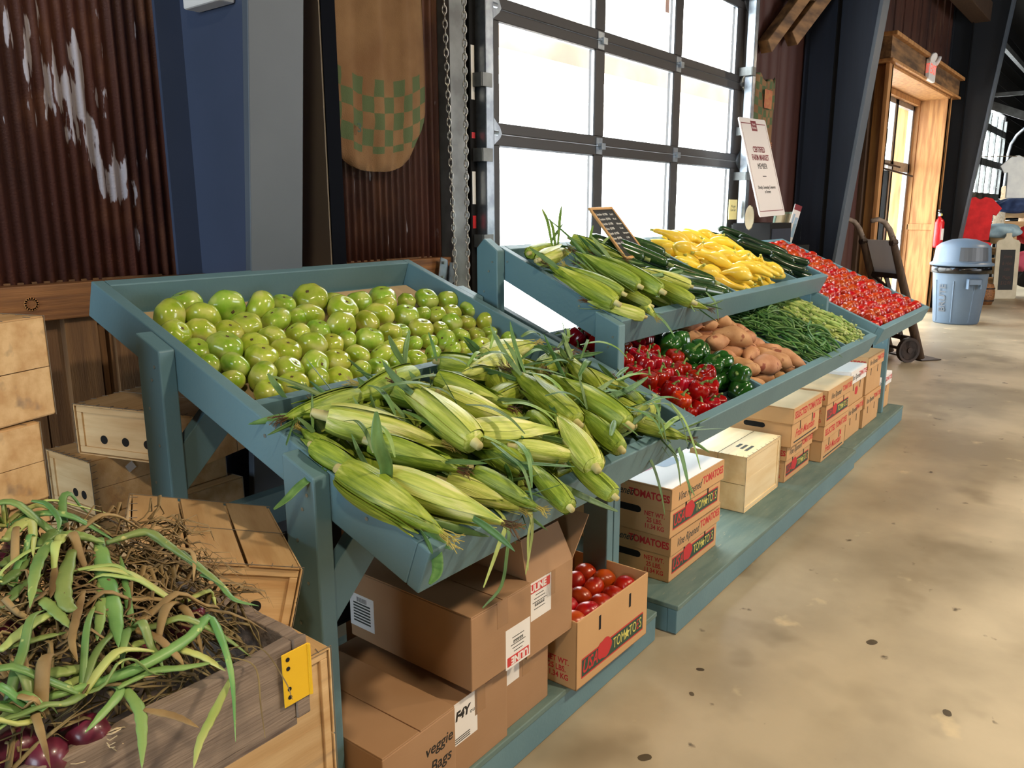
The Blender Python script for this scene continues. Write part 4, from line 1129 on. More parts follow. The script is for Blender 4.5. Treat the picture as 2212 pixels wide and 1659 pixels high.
LM = {'g': 'onion_leaf', 'm': 'onion_leaf', 'p': 'onion_leaf_pale', 'd': 'onion_dry', 's': 'onion_straw'}
bulb_words = ['lowest at the left edge of the picture', 'lying against the front board near its left end', 'half hidden under dry leaves behind the front board', 'with pale torn skin lying by the tilted crate',
              'high on the heap at the left edge', 'in the middle of the heap at the left edge', 'deep in the green leaves on top of the heap', 'under the long bent leaf']
onions = []
for i, (x, y, z) in enumerate(BULBS):
    T = Matrix.Translation((x, y, z - 0.018)) @ Matrix.Rotation(random.uniform(0, 6), 4, 'Z') @ Matrix.Rotation(random.uniform(.9, 1.5), 4, 'Y')
    t = root('red_onion', T, 'red onion ' + bulb_words[i], 'onion', 'red onions in the weathered crate')
    MB().lathe([(0.002, -0.026), (0.012, -0.024), (0.023, -0.012), (0.026, 0.0), (0.022, 0.014), (0.011, 0.026), (0.006, 0.04), (0.005, 0.05)], 20, rf=lambda th, q: 1 + .03 * math.cos(9 * th)).build('bulb', 'onion_red', t, smooth=True)
    r = MB()
    for k in range(14):
        a = random.uniform(0, 6.28); r.tube([(0.006 * math.cos(a), 0.006 * math.sin(a), -0.025), (0.012 * math.cos(a), 0.012 * math.sin(a), -0.034), (0.014 * math.cos(a + .5), 0.014 * math.sin(a + .5), -0.042)], 0.0006, 4)
    r.build('roots', 'root_hair', t)
    onions.append(t)
for i, (k, w, P) in enumerate(ONION_LEAVES):
    Q = smooth_path(P, 24); m = MB(); w *= {'s': 1, 'd': .95}.get(k, 1.45)
    own = min(range(len(onions)), key=lambda j: (Vector(BULBS[j]) - Q[0]).length + 0.04 * len(onions[j].children))
    prof = [w * (min(1, .55 + q / 12)) * (1 - (q / 23) ** 4) * (1 + .08 * math.sin(q * 1.7 + i)) + .0004 for q in range(24)]
    m.tube(Q, prof, 10, flat=.45 if k in 'gp' else (.75 if k == 'm' else .3), T=onions[own].matrix_world.inverted())
    m.build('leaf', LM[k], onions[own], smooth=True)
# more leaves to fill the heap: sheaf of greens from each bulb, drooping
def heap_z(x, y):
    return 0.90 + 0.30 * max(0, min(1, (y - 0.95) / 0.36)) * .55 + 0.045 * math.exp(-((x - .3) / .25) ** 2) - 0.10 * max(0, (x - .52)) / .15 * .35


random.seed(21)
for t in onions:
    b = t.matrix_world.translation; inv = t.matrix_world.inverted()
    for k in range(6):
        a = random.uniform(0, 2 * PI); L_ = random.uniform(.10, .22); P = []
        for q in range(6):
            f = q / 5; x = b.x + math.cos(a) * L_ * f; y = b.y + math.sin(a) * L_ * .7 * f
            x = min(x, .60); y = min(max(y, .955), 1.27)
            P.append((x, y, heap_z(x, y) + 0.015 + 0.04 * math.sin(PI * f) * random.uniform(.3, 1)))
        w = random.uniform(.004, .0085); Q = smooth_path(P, 14)
        m = MB(); m.tube(Q, [w * (1 - (q / 13) ** 3) + .0005 for q in range(14)], 8, flat=.4, T=inv)
        m.build('leaf', random.choice(['onion_leaf', 'onion_leaf', 'onion_leaf_pale', 'onion_dry']), t, smooth=True)
# tangle of dry leaves nobody could count
m = MB(); random.seed(5)
for k in range(900):
    x = random.uniform(-0.15, 0.625); y = random.uniform(0.965, 1.26); a = random.uniform(0, 2 * PI); L_ = random.uniform(.03, .13); c = random.uniform(-3, 3); P = []
    h0 = random.uniform(-.04, .012)
    for q in range(6):
        f = q / 5; xx = x + math.cos(a + c * f) * L_ * f; yy = y + math.sin(a + c * f) * L_ * f
        xx = min(xx, .64); yy = min(max(yy, .962), 1.268)
        P.append((xx, yy, heap_z(xx, yy) + h0 + 0.018 * math.sin(5 * f + k)))
    w = random.uniform(.0012, .0042)
    m.tube(P, [w, w * 1.2, w, w * .9, w * .7, w * .2], 5, flat=.3)
tag(m.build('dried_onion_leaves', 'onion_straw', smooth=True), 'tangle of dry brown onion leaves filling the weathered crate', 'onion leaves', kind='stuff')
m = MB()
for k in range(260):
    x = random.uniform(.36, .625); y = random.uniform(1.03, 1.27); a = random.uniform(-.9, .6); L_ = random.uniform(.04, .12); P = []
    for q in range(6):
        f = q / 5; xx = min(x + math.cos(a + f) * L_ * f, .68 if q > 3 else .65); yy = min(max(y + math.sin(a) * L_ * f, .97), 1.28)
        P.append((xx, yy, heap_z(min(xx, .6), yy) + .012 + .03 * math.sin(PI * f) * random.random()))
    w = random.uniform(.0012, .0045); m.tube(P, [w, w, w * 1.1, w, w * .7, w * .2], 5, flat=.3)
tag(m.build('withered_stalks', 'onion_dry', smooth=True), 'curled withered onion stalks on the right half of the heap', 'onion stalks', kind='stuff')

# ---------------------------------------------------------------- produce
ORD = ['first', 'second', 'third', 'fourth', 'fifth', 'sixth', 'seventh', 'eighth', 'ninth', 'tenth', 'eleventh', 'twelfth', 'thirteenth', 'fourteenth', 'fifteenth', 'sixteenth', 'seventeenth', 'eighteenth', 'nineteenth', 'twentieth', 'twenty-first', 'twenty-second', 'twenty-third', 'twenty-fourth', 'twenty-fifth']


def rrot(): return Euler((random.uniform(0, 6.28), random.uniform(0, 6.28), random.uniform(0, 6.28))).to_matrix().to_4x4()


def tomato_proto(name, label, cat, m, r=1.0, squash=.8, lobes=6, scar=True, seed=0, calyx=False):
    """unit radius thing; scaled by its copies"""
    random.seed(seed); ph = random.uniform(0, 6)
    t = root(name, Matrix.Identity(4), label, cat)
    prof = []
    n = 16
    for j in range(n + 1):
        a = PI * j / n; rr = math.sin(a); z = -math.cos(a) * squash
        dip = .20 * math.exp(-((PI - a) / .38) ** 2); dip2 = .06 * math.exp(-(a / .35) ** 2)
        prof.append((max(rr, .001), z - dip + dip2))
    am = random.uniform(.015, .05)
    MB().lathe(prof, 28, rf=lambda th, q: 1 + am * math.cos(lobes * th + ph) * (.35 + .65 * q) + .05 * math.cos(2 * th + ph)).build('fruit', m, t, smooth=True)
    if scar:
        s = MB(); s.lathe([(.001, .0), (.13, .0), (.11, .035), (.04, .05), (.001, .04)], 9, Matrix.Translation((0, 0, squash - .215)), rf=lambda th, q: 1 + .3 * math.cos(5 * th)); s.build('stem_scar', 'stem_scar', t)
    return t


GREEN=[(1.084,1.038,0.042),(1.173,0.997,0.045),(1.350,1.000,0.032),(1.434,0.991,0.045),(1.010,0.984,0.042),(1.087,0.966,0.039),(1.259,0.980,0.043),(1.517,0.985,0.032),(1.579,0.950,0.038),(1.673,0.952,0.041),(1.769,0.939,0.026),(0.978,0.903,0.036),(1.042,0.906,0.034),(1.108,0.889,0.033),(1.164,0.901,0.039),(1.259,0.908,0.038),(1.332,0.914,0.031),(1.369,0.911,0.038),(1.481,0.908,0.044),(1.656,0.920,0.035),(1.839,0.922,0.036),(1.917,0.900,0.034),(0.990,0.832,0.030),(1.186,0.823,0.034),(1.269,0.831,0.033),(1.342,0.837,0.031),(1.405,0.823,0.043),(1.507,0.831,0.035),(1.571,0.856,0.041),(1.668,0.840,0.036),(1.749,0.849,0.027),(1.794,0.830,0.029),(1.860,0.828,0.029),(1.945,0.826,0.033),(0.979,0.763,0.026),(1.045,0.809,0.040),(1.120,0.804,0.034),(1.175,0.752,0.037),(1.257,0.759,0.036),(1.321,0.758,0.031),(1.377,0.764,0.029),(1.533,0.764,0.031),(1.580,0.771,0.027),(1.649,0.758,0.035),(1.735,0.758,0.023),(1.793,0.764,0.030),(1.857,0.759,0.027),(1.021,0.730,0.035),(1.101,0.744,0.036),(1.442,0.747,0.035),(1.513,0.699,0.026),(1.561,0.697,0.026),(1.627,0.701,0.024),(1.889,0.691,0.023),(1.932,0.743,0.030),(0.983,0.685,0.028),(1.051,0.669,0.034),(1.128,0.675,0.035),(1.201,0.675,0.035),(1.268,0.675,0.033),(1.345,0.685,0.032),(1.410,0.664,0.032),(1.475,0.689,0.032),(1.658,0.635,0.025),(1.676,0.682,0.030),(1.737,0.679,0.029),(1.817,0.682,0.027),(1.909,0.630,0.024),(1.026,0.612,0.031),(1.095,0.617,0.033),(1.162,0.615,0.032),(1.219,0.604,0.031),(1.296,0.618,0.030),(1.357,0.616,0.029),(1.432,0.617,0.028),(1.498,0.623,0.028),(1.570,0.629,0.026),(1.703,0.627,0.025),(1.761,0.616,0.029),(1.835,0.629,0.025)]
CORN_A=[(0.907,0.427,1.114,0.436,0.03),(1.060,0.419,1.302,0.458,0.04),(0.963,0.391,1.150,0.171,0.05),(1.179,0.394,1.147,0.132,0.08),(1.309,0.400,1.381,0.216,0.06),(1.265,0.341,1.337,0.152,0.06),(1.174,0.184,1.392,0.094,0.07),(0.978,0.258,1.078,0.096,0.06),(0.939,0.165,1.036,-0.048,0.05),(0.891,0.226,0.930,-0.024,0.04),(1.067,0.104,1.122,-0.007,0.03),(1.523,0.340,1.463,0.099,0.07),(1.452,0.158,1.339,-0.035,0.07),(1.613,0.288,1.589,0.031,0.07),(1.778,0.355,1.691,0.177,0.06),(1.622,0.312,1.591,0.132,0.04),(1.585,0.224,1.619,0.091,0.05),(1.554,0.165,1.487,-0.012,0.06),(1.750,0.159,1.760,0.043,0.03),(1.370,0.405,1.667,0.415,0.04),(1.578,0.475,1.831,0.477,0.03),(1.269,0.095,1.357,0.020,0.06),(1.244,0.080,1.193,-0.077,0.05),(1.108,0.094,1.137,-0.054,0.05),(1.357,0.033,1.339,-0.069,0.04),(1.420,0.195,1.357,0.037,0.05),(1.711,0.064,1.769,-0.021,0.03),(0.909,0.318,0.935,0.175,0.03),(0.936,0.413,0.934,0.246,0.02),(1.093,0.387,1.135,0.269,0.02),(1.363,0.268,1.404,0.121,0.03),(1.066,0.236,1.119,0.121,0.03)]
CORN_C=[(2.021,0.313,2.037,0.033,0.05),(2.032,0.256,2.080,0.051,0.07),(2.165,0.299,2.190,0.062,0.08),(2.259,0.291,2.260,0.010,0.08),(2.405,0.195,2.539,0.045,0.06),(2.396,0.206,2.427,-0.032,0.05),(2.047,0.387,2.268,0.437,0.04),(2.015,0.324,2.259,0.374,0.05),(2.036,0.083,2.108,0.019,0.02),(2.237,0.085,2.176,-0.019,0.03),(2.540,-0.041,2.438,0.072,0.02),(2.169,0.181,2.201,0.020,0.04),(2.348,0.411,2.421,0.296,0.06)]

G = [tomato_proto('green_tomato', 'green tomato', 'tomato', 'green_tomato', squash=s, lobes=l, seed=i) for i, (s, l) in enumerate([(.82, 5), (.76, 6), (.88, 7), (.8, 4)])]
used = set(); MA = TM(TA)
random.seed(3)
rows = {}
for q in GREEN: rows.setdefault(round(q[1] / .072), []).append(q)
ri = 0
for key in sorted(rows, reverse=True):
    for ci, (u, v, r) in enumerate(sorted(rows[key])):
        r *= 1.07
        g = random.randrange(4)
        tilt = Matrix.Rotation(random.uniform(0, 6.28), 4, 'Z') @ Matrix.Rotation(random.choice([random.uniform(0, .6), random.uniform(.2, 1.9)]), 4, 'X')
        T = MA @ Matrix.Translation((u, v, -0.073 + r * .88)) @ tilt @ Matrix.Diagonal((r, r, r, 1))
        lab = 'green tomato, %s from the left in the %s row from the back' % (ORD[ci], ORD[ri])
        if g not in used: used.add(g); G[g].matrix_world = T; G[g]['label'] = lab; G[g]['group'] = 'green tomatoes in the near tray'
        else: copy_tree(G[g], T, lab, 'green tomatoes in the near tray')
    ri += 1


# ears of corn ----------------------------------------------------------
def ear_proto(seed, m='husk', L_=0.24, flags=3, flag_len=.12, silk='silk', shank=.02):
    random.seed(seed); t = root('corn_ear', Matrix.Identity(4), 'ear of corn', 'corn'); RM = .0315
    rp = lambda q: RM * (max(0.0, math.sin(PI * min(1, (q * .93 + .10) ** .72))) ** .75) * (1 - .15 * q) + .004
    prof = [(rp(j / 18), L_ * j / 18) for j in range(19)]
    b = MB(); tw = random.uniform(-1.2, 1.2)
    b.lathe(prof, 26, rf=lambda th, q: 1 + .05 * (((th + tw * q) * 3 / (2 * PI)) % 1.0))
    for k in range(5):      # overlapping husk leaves
        a0 = random.uniform(0, 2 * PI) if k else 0; wd = random.uniform(1.0, 1.7); ln = random.uniform(.72, 1.03); lift = .001 + .0011 * k
        vs = []; fs = []; n = 14; w = 7
        for j in range(n + 1):
            f = j / n; q = f * ln; wid = wd * (1 - f ** 3.2) + .02; rr = rp(min(1, q)) + lift + (.010 * max(0, f - .75) / .25 * (k % 2))
            for i in range(w + 1):
                e = (i / w - .5); th = a0 + tw * .3 * f + e * wid
                r2 = rr + .0022 * (abs(e) * 2) ** 6
                vs.append((r2 * math.cos(th), r2 * math.sin(th), L_ * q + .001))
        for j in range(n):
            for i in range(w):
                a = j * (w + 1) + i; fs.append((a, a + 1, a + w + 2, a + w + 1))
        b.add(vs, fs)
    b.build('husk', m, t, smooth=True)
    s = MB(); s.lathe([(.0085, -shank), (.0095, -shank + .002), (.011, 0), (.013, .008)], 12); s.build('stalk_end', 'shank', t, smooth=True)
    s = MB()
    for k in range(22):
        a = random.uniform(0, 6.28); l2 = random.uniform(.018, .04); o_ = random.uniform(.002, .007); c = random.uniform(.5, 2)
        s.tube([(o_ * math.cos(a), o_ * math.sin(a), L_ * .97), (1.6 * o_ * math.cos(a), 1.6 * o_ * math.sin(a), L_ + l2 * .5), ((o_ + .008 * c) * math.cos(a + .8), (o_ + .008 * c) * math.sin(a + .8), L_ + l2)], .0008, 4)
    s.build('silk', silk, t)
    for k in range(flags):
        a = random.uniform(0, 6.28); l2 = flag_len * random.uniform(.6, 1.3); st = random.uniform(.72, .95); r0 = rp(st) + .002; out = random.uniform(.15, .75); sag = random.uniform(-.5, .9)
        dx, dy = math.cos(a), math.sin(a); P = []
        for q in range(9):
            f = q / 8; P.append(((r0 + l2 * out * f) * dx - dy * l2 * sag * .3 * f * f, (r0 + l2 * out * f) * dy + dx * l2 * sag * .3 * f * f, L_ * st + l2 * f * (1 - .3 * out) - sag * .02 * f * f))
        wmax = random.uniform(.006, .011)
        MB().ribbon(P, lambda f: wmax * (math.sin(PI * min(1, f * .8 + .2)) ** .7) + .0004, normal=(dx, dy, .2), fold=.3).build('leaf', 'corn_leaf', t, smooth=True)
    return t


protos = [ear_proto(1), ear_proto(2, 'husk_pale', .25, 2, .10), ear_proto(3, 'husk', .26, 4, .15), ear_proto(4, 'husk', .23, 3, .10, 'silk_pale'), ear_proto(5, 'husk_pale', .24, 1, .08, 'silk_pale', .035), ear_proto(6, 'husk', .25, 5, .11)]
usedp = set()
def place_ear(k, M_, u1, v1, u2, v2, h, label, group, flip, roll, dh=0, smin=.72, smax=1.12, thin=1.0):
    a = M_ @ Vector((u1, v1, h)); b = M_ @ Vector((u2, v2, h + dh))
    if flip: a, b = b, a
    d = b - a; L_ = d.length
    sc = min(smax, max(smin, L_ / .26)); z = d.normalized(); x = z.orthogonal().normalized(); y = z.cross(x)
    mid = (a + b) / 2; o = mid - z * (0.125 * sc)
    T = Matrix(((x.x, y.x, z.x, o.x), (x.y, y.y, z.y, o.y), (x.z, y.z, z.z, o.z), (0, 0, 0, 1))) @ Matrix.Rotation(roll, 4, 'Z') @ Matrix.Diagonal((sc * thin, sc * thin, sc, 1))
    if k not in usedp:
        usedp.add(k); p = protos[k]; p.matrix_world = T; p['label'] = label; p['group'] = group; return p
    return copy_tree(protos[k], T, label, group)


random.seed(11)
kinds = [0, 3, 4, 1, 0, 1, 1, 0, 1, 3, 4, 2, 1, 2, 5, 3, 0, 5, 2, 1, 4, 4, 5, 3, 5, 0, 2, 0, 3, 0, 3, 5]
flips = [1, 1, 0, 1, 0, 0, 0, 0, 0, 0, 0, 1, 1, 1, 1, 0, 0, 1, 0, 1, 0, 0, 1, 0, 1, 0, 0, 0, 1, 0, 0, 0]
gA = 'corn heaped in the near tray'
CW = ['along the divider at the tray\'s left end, below the green tomatoes', 'along the divider with its dark silk end meeting another ear', 'broad pale ear lying nearly level at the left of the heap', 'standing ear with split pale tip left of centre',
      'upper centre ear, browned at the edge', 'long bright green ear at the centre of the heap', 'whitish ear lying level right of centre', 'light green ear below the broad pale one', 'largest pale ear hanging over the front board corner',
      'lowest ear at the near left corner of the tray', 'split ear with yellow silk above the front corner', 'long ear pointing down the middle of the heap', 'short fat tipped ear below the long middle one', 'large ear at the right of the heap, tip to the front',
      'thin stalk ended ear at the upper right of the heap', 'slim pointed ear between two large ones on the right', 'ear lying along the right of the heap behind the front tips', 'ear with curling husk near the right front', 'small ear against the right side board',
      'ear lying level at the top of the heap by the tomatoes', 'pale ear resting on the right side board at the top', 'small bright ear with a pale tip at the front middle', 'ear with ragged silk end over the front board', 'yellow green ear with a thick cut stalk at the front',
      'ear with a ball of brown silk over the front board', 'short ear between centre and right front', 'ear at the far right front corner', 'ear with reddish silk at the left side', 'narrow ear against the left side board', 'small yellow ear peeping out under the pale one', 'dull ear buried in the middle', 'ear under the centre of the heap']
for i, (u1, v1, u2, v2, h) in enumerate(CORN_A):
    place_ear(kinds[i], MA, u1, v1, u2, v2, h - .012, 'corn ear ' + CW[i], gA, flips[i], random.uniform(0, 6.28))
random.seed(12)
for i in range(52):     # the lower layers of the heap
    u = 1.03 + (i % 9) * .098 + random.uniform(-.02, .02); v = .07 + (i // 9) * .082 + random.uniform(-.02, .02); a = random.uniform(-.9, .9) - PI / 2
    if i % 4 == 0: a = random.uniform(-.3, .3)
    du, dv = math.cos(a) * .11, math.sin(a) * .10
    u = min(max(u, .96 + abs(du)), 1.90 - abs(du)); v = min(max(v, .06 + abs(dv)), .50 - abs(dv))
    place_ear(random.choice([0, 2, 3, 5]), MA, u - du, v - dv, u + du, v + dv, -.045 + .032 * (i % 3), 'ear of corn buried under the top layer of the near heap', 'buried corn of the near heap', i % 2, random.uniform(0, 6.28), smax=.95)
gC = 'corn in the upper tray'
CWC = ['nearest the left side board', 'second from the left side board', 'third from the left, tip resting on its neighbours', 'middle of the fan, pointing at the front board', 'pale ear beside the zucchini', 'dark ear whose cut stalk reaches the front board',
       'lying level against the left corner, roots outward', 'lying level at the back with a brown dry husk', 'short pale one at the front left corner', 'small tipped one at the front board', 'cut stalk hanging over the front board', 'half hidden at the front middle', 'lying at the back near the chalkboard']
MC = TM(TC)
for i, (u1, v1, u2, v2, h) in enumerate(CORN_C):
    place_ear([0, 3, 2, 5, 1, 0, 3, 4, 1, 4, 0, 3, 2][i], MC, u1, v1, u2, v2, h - .01, 'corn ear in the upper tray, ' + CWC[i], gC, [1, 1, 1, 1, 1, 1, 0, 0, 1, 0, 1, 1, 0][i], random.uniform(0, 6.28), smin=.85, smax=1.2, thin=.80)
for i in range(9):
    u = 2.14 + (i % 5) * .09; v = .12 + (i // 5) * .15
    place_ear(random.choice([0, 3]), MC, u, v + .1, u + .04, v - .08, -.04 + .03 * (i % 2), 'ear of corn underneath the others in the upper tray', 'buried corn of the upper tray', i % 2, random.uniform(0, 6.28), smax=.9)


MA_loc = ST.inverted() @ TM(TA); MC_loc = ST.inverted() @ TM(TC)
mat('corn_leaf_mid', (112, 148, 66), 0.5, (138, 168, 84), 14, rnd=0.15)
# loose corn leaves ------------------------------------------------------
def loose_leaf(P, w, m, label, nrm=(0, -1, .3), fold=.25, M_=ST):
    Q = [M_ @ q for q in smooth_path(P, 16)]
    o = MB().ribbon(Q, lambda f: w * (math.sin(PI * (f * .9 + .08)) ** .6) + .0005, normal=nrm, fold=fold).build('corn_leaf', m, smooth=True)
    return tag(o, label, 'corn leaf', 'corn leaves')


loose_leaf([(1.10, .90, 1.02), (1.09, .845, .992), (1.06, .838, .954), (1.014, .835, .893)], .006, 'corn_leaf_pale', 'pale husk strip hanging left of the others over the near front board')
loose_leaf([(1.10, .90, 1.02), (1.09, .84, .985), (1.082, .836, .928), (1.061, .833, .876), (1.007, .832, .857)], .005, 'corn_leaf', 'green curling strip hanging down from the near front board')
loose_leaf([(1.16, .90, 1.02), (1.158, .842, .99), (1.163, .836, .947), (1.14, .834, .87)], .005, 'corn_leaf_pale', 'pale husk strip hanging below the thick cut stalk')
loose_leaf([(1.165, .90, 1.02), (1.166, .842, .99), (1.150, .836, .940), (1.148, .834, .875)], .004, 'corn_leaf_pale', 'thin pale husk strip beside the one below the cut stalk')
loose_leaf([(1.24, .90, 1.05), (1.30, .85, .995), (1.36, .82, .955), (1.43, .80, .915)], .008, 'corn_leaf', 'dark green leaf drooping over the middle of the near front board')
loose_leaf([(1.77, .95, 1.05), (1.83, .93, 1.03), (1.888, .90, .97), (1.887, .87, .912), (1.893, .85, .843), (1.943, .85, .789)], .009, 'corn_leaf', 'long leaf hanging in front of the white topped tomato box')
loose_leaf([(1.84, .95, 1.04), (1.891, .93, .997), (1.934, .90, .927), (1.919, .87, .871), (1.92, .85, .783)], .007, 'corn_leaf', 'longest narrow leaf hanging from the right end of the near tray')
loose_leaf([(1.72, .96, 1.04), (1.761, .92, 1.0), (1.794, .88, .977), (1.816, .85, .927), (1.851, .85, .842)], .009, 'corn_leaf', 'short leaf hanging at the right end of the near tray')
loose_leaf([(1.68, .95, 1.03), (1.714, .91, .99), (1.721, .87, .934), (1.71, .838, .872), (1.74, .838, .80)], .007, 'corn_leaf', 'leaf hanging from the brown silk over the right part of the near front board')
loose_leaf([(1.50, .93, 1.05), (1.58, .89, 1.05), (1.66, .88, 1.06), (1.72, .88, 1.075)], .008, 'corn_leaf', 'leaf lying across the ears at the right front')
loose_leaf([(1.66, 1.0, 1.09), (1.76, .97, 1.10), (1.86, .96, 1.12)], .009, 'corn_leaf', 'leaf lying level across the right side of the near tray')
loose_leaf([(1.50, 1.0, 1.10), (1.60, .98, 1.115), (1.70, .97, 1.14)], .009, 'corn_leaf', 'leaf lying level behind the right front leaf')
loose_leaf([(.925, .985, 1.06), (.912, .965, 1.12), (.885, .955, 1.175), (.885, .955, 1.225)], .0135, 'corn_leaf', 'broad folded leaf standing up at the left of the corn heap', nrm=(-.6, -.8, 0))
loose_leaf([(.93, 1.11, 1.10), (.889, 1.116, 1.085), (.847, 1.116, 1.073), (.815, 1.116, 1.056), (.787, 1.116, 1.046)], .009, 'corn_leaf', 'leaf sticking out past the near front post', nrm=(0, -.4, 1))
loose_leaf([(.965, .92, 1.01), (.93, .87, .985), (.90, .84, .965), (.86, .82, .965)], .011, 'corn_leaf', 'grey green leaf folded over the left side board', nrm=(-.5, -.5, .7))
loose_leaf([(1.33, 1.33, 1.19), (1.31, 1.34, 1.23), (1.30, 1.35, 1.265)], .008, 'corn_leaf', 'dark leaf standing up left of the centre at the divider', nrm=(-.6, -.8, 0))
loose_leaf([(1.33, 1.33, 1.19), (1.345, 1.34, 1.23), (1.37, 1.35, 1.27)], .007, 'corn_leaf', 'dark leaf standing up right of its twin at the divider', nrm=(-.6, -.8, 0))
loose_leaf([(1.42, 1.31, 1.19), (1.42, 1.32, 1.225), (1.415, 1.33, 1.26)], .004, 'corn_leaf', 'thin dark blade standing up at the divider', nrm=(-.6, -.8, 0))
loose_leaf([(1.00, 1.35, 1.17), (.985, 1.36, 1.20), (.975, 1.37, 1.225)], .007, 'corn_leaf', 'dark leaf among the green tomatoes at the left side board', nrm=(-.6, -.8, 0))
for i, (x, z, dx, dz, lab) in enumerate([(2.20, 1.475, -.09, .10, 'leftmost'), (2.23, 1.48, -.01, .105, 'tallest upright'), (2.22, 1.47, -.07, .075, 'second leftmost'), (2.42, 1.44, .0, .08, 'single bright'), (2.34, 1.45, .1, .02, 'level arching'), (2.47, 1.42, .07, .06, 'rightmost')]):
    loose_leaf([(x, 1.50, z - .05), (x + dx * .5, 1.49, z - .02 + dz * .6), (x + dx, 1.48, z - .02 + dz)], .0055, 'corn_leaf_mid', lab + ' leaf rising behind the corn of the upper tray', nrm=(-.6, -.8, 0))
for i, (P, lab) in enumerate([([(2.17, 1.13, 1.26), (2.2, 1.09, 1.22), (2.24, 1.07, 1.17)], 'thin leaf hanging over the left end of the upper front board'), ([(2.42, 1.2, 1.32), (2.45, 1.15, 1.28), (2.47, 1.11, 1.22)], 'long leaf lying down the corn of the upper tray to its front board'), ([(2.64, 1.15, 1.27), (2.66, 1.12, 1.23), (2.67, 1.11, 1.17)], 'leaf hanging under the cut stalk on the upper front board'), ([(2.08, 1.22, 1.28), (2.05, 1.20, 1.24), (2.02, 1.17, 1.20)], 'leaf drooping over the upper tray\'s left side board'), ([(2.35, 1.24, 1.34), (2.48, 1.22, 1.34), (2.58, 1.21, 1.345)], 'leaf lying level across the front of the upper corn')]):
    loose_leaf(P, .007, 'corn_leaf', lab)


random.seed(33)
for side, u0, u1, v0, v1, n in (('right half', 1.42, 1.80, -.02, .42, 30), ('left half', .95, 1.42, .0, .45, 16)):
    for i in range(n):
        u = random.uniform(u0, u1); v = v0 + (v1 - v0) * random.random() ** 1.3; a = random.uniform(-2.4, .9); L_ = random.uniform(.07, .15); h = random.uniform(.055, .10); lift = random.uniform(0, .03)
        P = [(MA_loc @ Vector((u + math.cos(a) * L_ * f, v + math.sin(a) * L_ * f, h - max(0, -(v + math.sin(a) * L_ * f)) * .9 + lift * math.sin(PI * f)))) for f in (0, .35, .7, 1)]
        o = loose_leaf(P, random.uniform(.004, .009), random.choice(['corn_leaf', 'corn_leaf', 'corn_leaf_mid']), 'dark green corn leaf lying loose on the %s of the near corn heap' % side, nrm=(0, -.3, 1))
        o['group'] = 'loose leaves on the near corn heap'
for i in range(16):
    u = random.uniform(2.08, 2.45); v = random.uniform(.05, .42); a = random.uniform(-2.2, .6); L_ = random.uniform(.07, .12)
    P = [(MC_loc @ Vector((u + math.cos(a) * L_ * f, v + math.sin(a) * L_ * f, .075 - .02 * f))) for f in (0, .35, .7, 1)]
    o = loose_leaf(P, .005, 'corn_leaf', 'thin corn leaf lying loose on the ears of the upper tray', nrm=(0, -.3, 1)); o['group'] = 'loose leaves in the upper tray'


# bell peppers ------------------------------------------------------------
def pepper_proto(name, m, seed, lab):
    random.seed(seed); t = root(name, Matrix.Identity(4), lab, 'pepper'); n = random.choice([3, 4, 4]); ph = random.uniform(0, 6)
    prof = []
    for j in range(19):
        a = PI * j / 18; r = math.sin(a) ** .62 * (1.0 + .12 * math.cos(a) * -1); z = -math.cos(a) * 1.05
        z -= .30 * math.exp(-((PI - a) / .5) ** 2); z += .22 * math.exp(-(a / .45) ** 2)
        prof.append((max(r, .002), z))
    MB().lathe(prof, 36, rf=lambda th, q: 1 - .13 * (1 - abs(math.cos(n * (th + ph) / 2))) ** 2 * 1.6 + .03 * math.cos(th)).build('fruit', m, t, smooth=True)
    s = MB(); s.tube([(0, 0, .70), (0.02, 0, .85), (0.10, .02, 1.05), (.26, .05, 1.24), (.36, .06, 1.28)], [.30, .13, .10, .10, .14], 9)
    s.build('stem', 'pepper_stem', t, smooth=True)
    return t


def place(protos_, T, label, group):
    """first placement moves the original, the others are copies"""
    p = random.choice(protos_)
    if not p.get('_u'):
        p['_u'] = 1; p.matrix_world = T; p['label'] = label; p['group'] = group; return p
    c = copy_tree(p, T, label, group); return c


RP = [pepper_proto('red_pepper', 'red_pepper', s, 'red bell pepper') for s in (31, 32, 33)] ; OP = [pepper_proto('red_pepper', 'orange_pepper', 34, 'orange pepper')]
GP = [pepper_proto('green_pepper', 'green_pepper', s, 'green bell pepper') for s in (41, 42)]
MBt = TM(TB)
random.seed(50)
row = 0; v = .075
gn = {}
def where(i, n): return ORD[i]
while v < .52:
    u = 2.10 + (row % 2) * .03; i = 0
    ub = 2.40 if v > .2 else 2.42
    while u < ub:
        r = random.uniform(.029, .035)
        for lay in (0, 1):
            if lay and random.random() < .15: continue
            uu = u + random.uniform(-.008, .008) + lay * .02; vv = v + random.uniform(-.008, .008) + lay * .03
            T = MBt @ Matrix.Translation((uu, vv, -.076 + r * .95 + lay * r * 1.25)) @ Matrix.Rotation(random.uniform(0, 6.28), 4, 'Z') @ Matrix.Rotation(random.uniform(-.3, .65), 4, 'X') @ Matrix.Diagonal((r, r, r * 1.0, 1))
            lab = 'red bell pepper, %s row from front, %s from left, %s layer' % (ORD[row], ORD[i], 'upper' if lay else 'lower')
            place(OP if random.random() < .1 else RP, T, lab, 'red bell peppers in the lower tray')
        u += .064; i += 1
    row += 1; v += .060
row = 0; v = .085
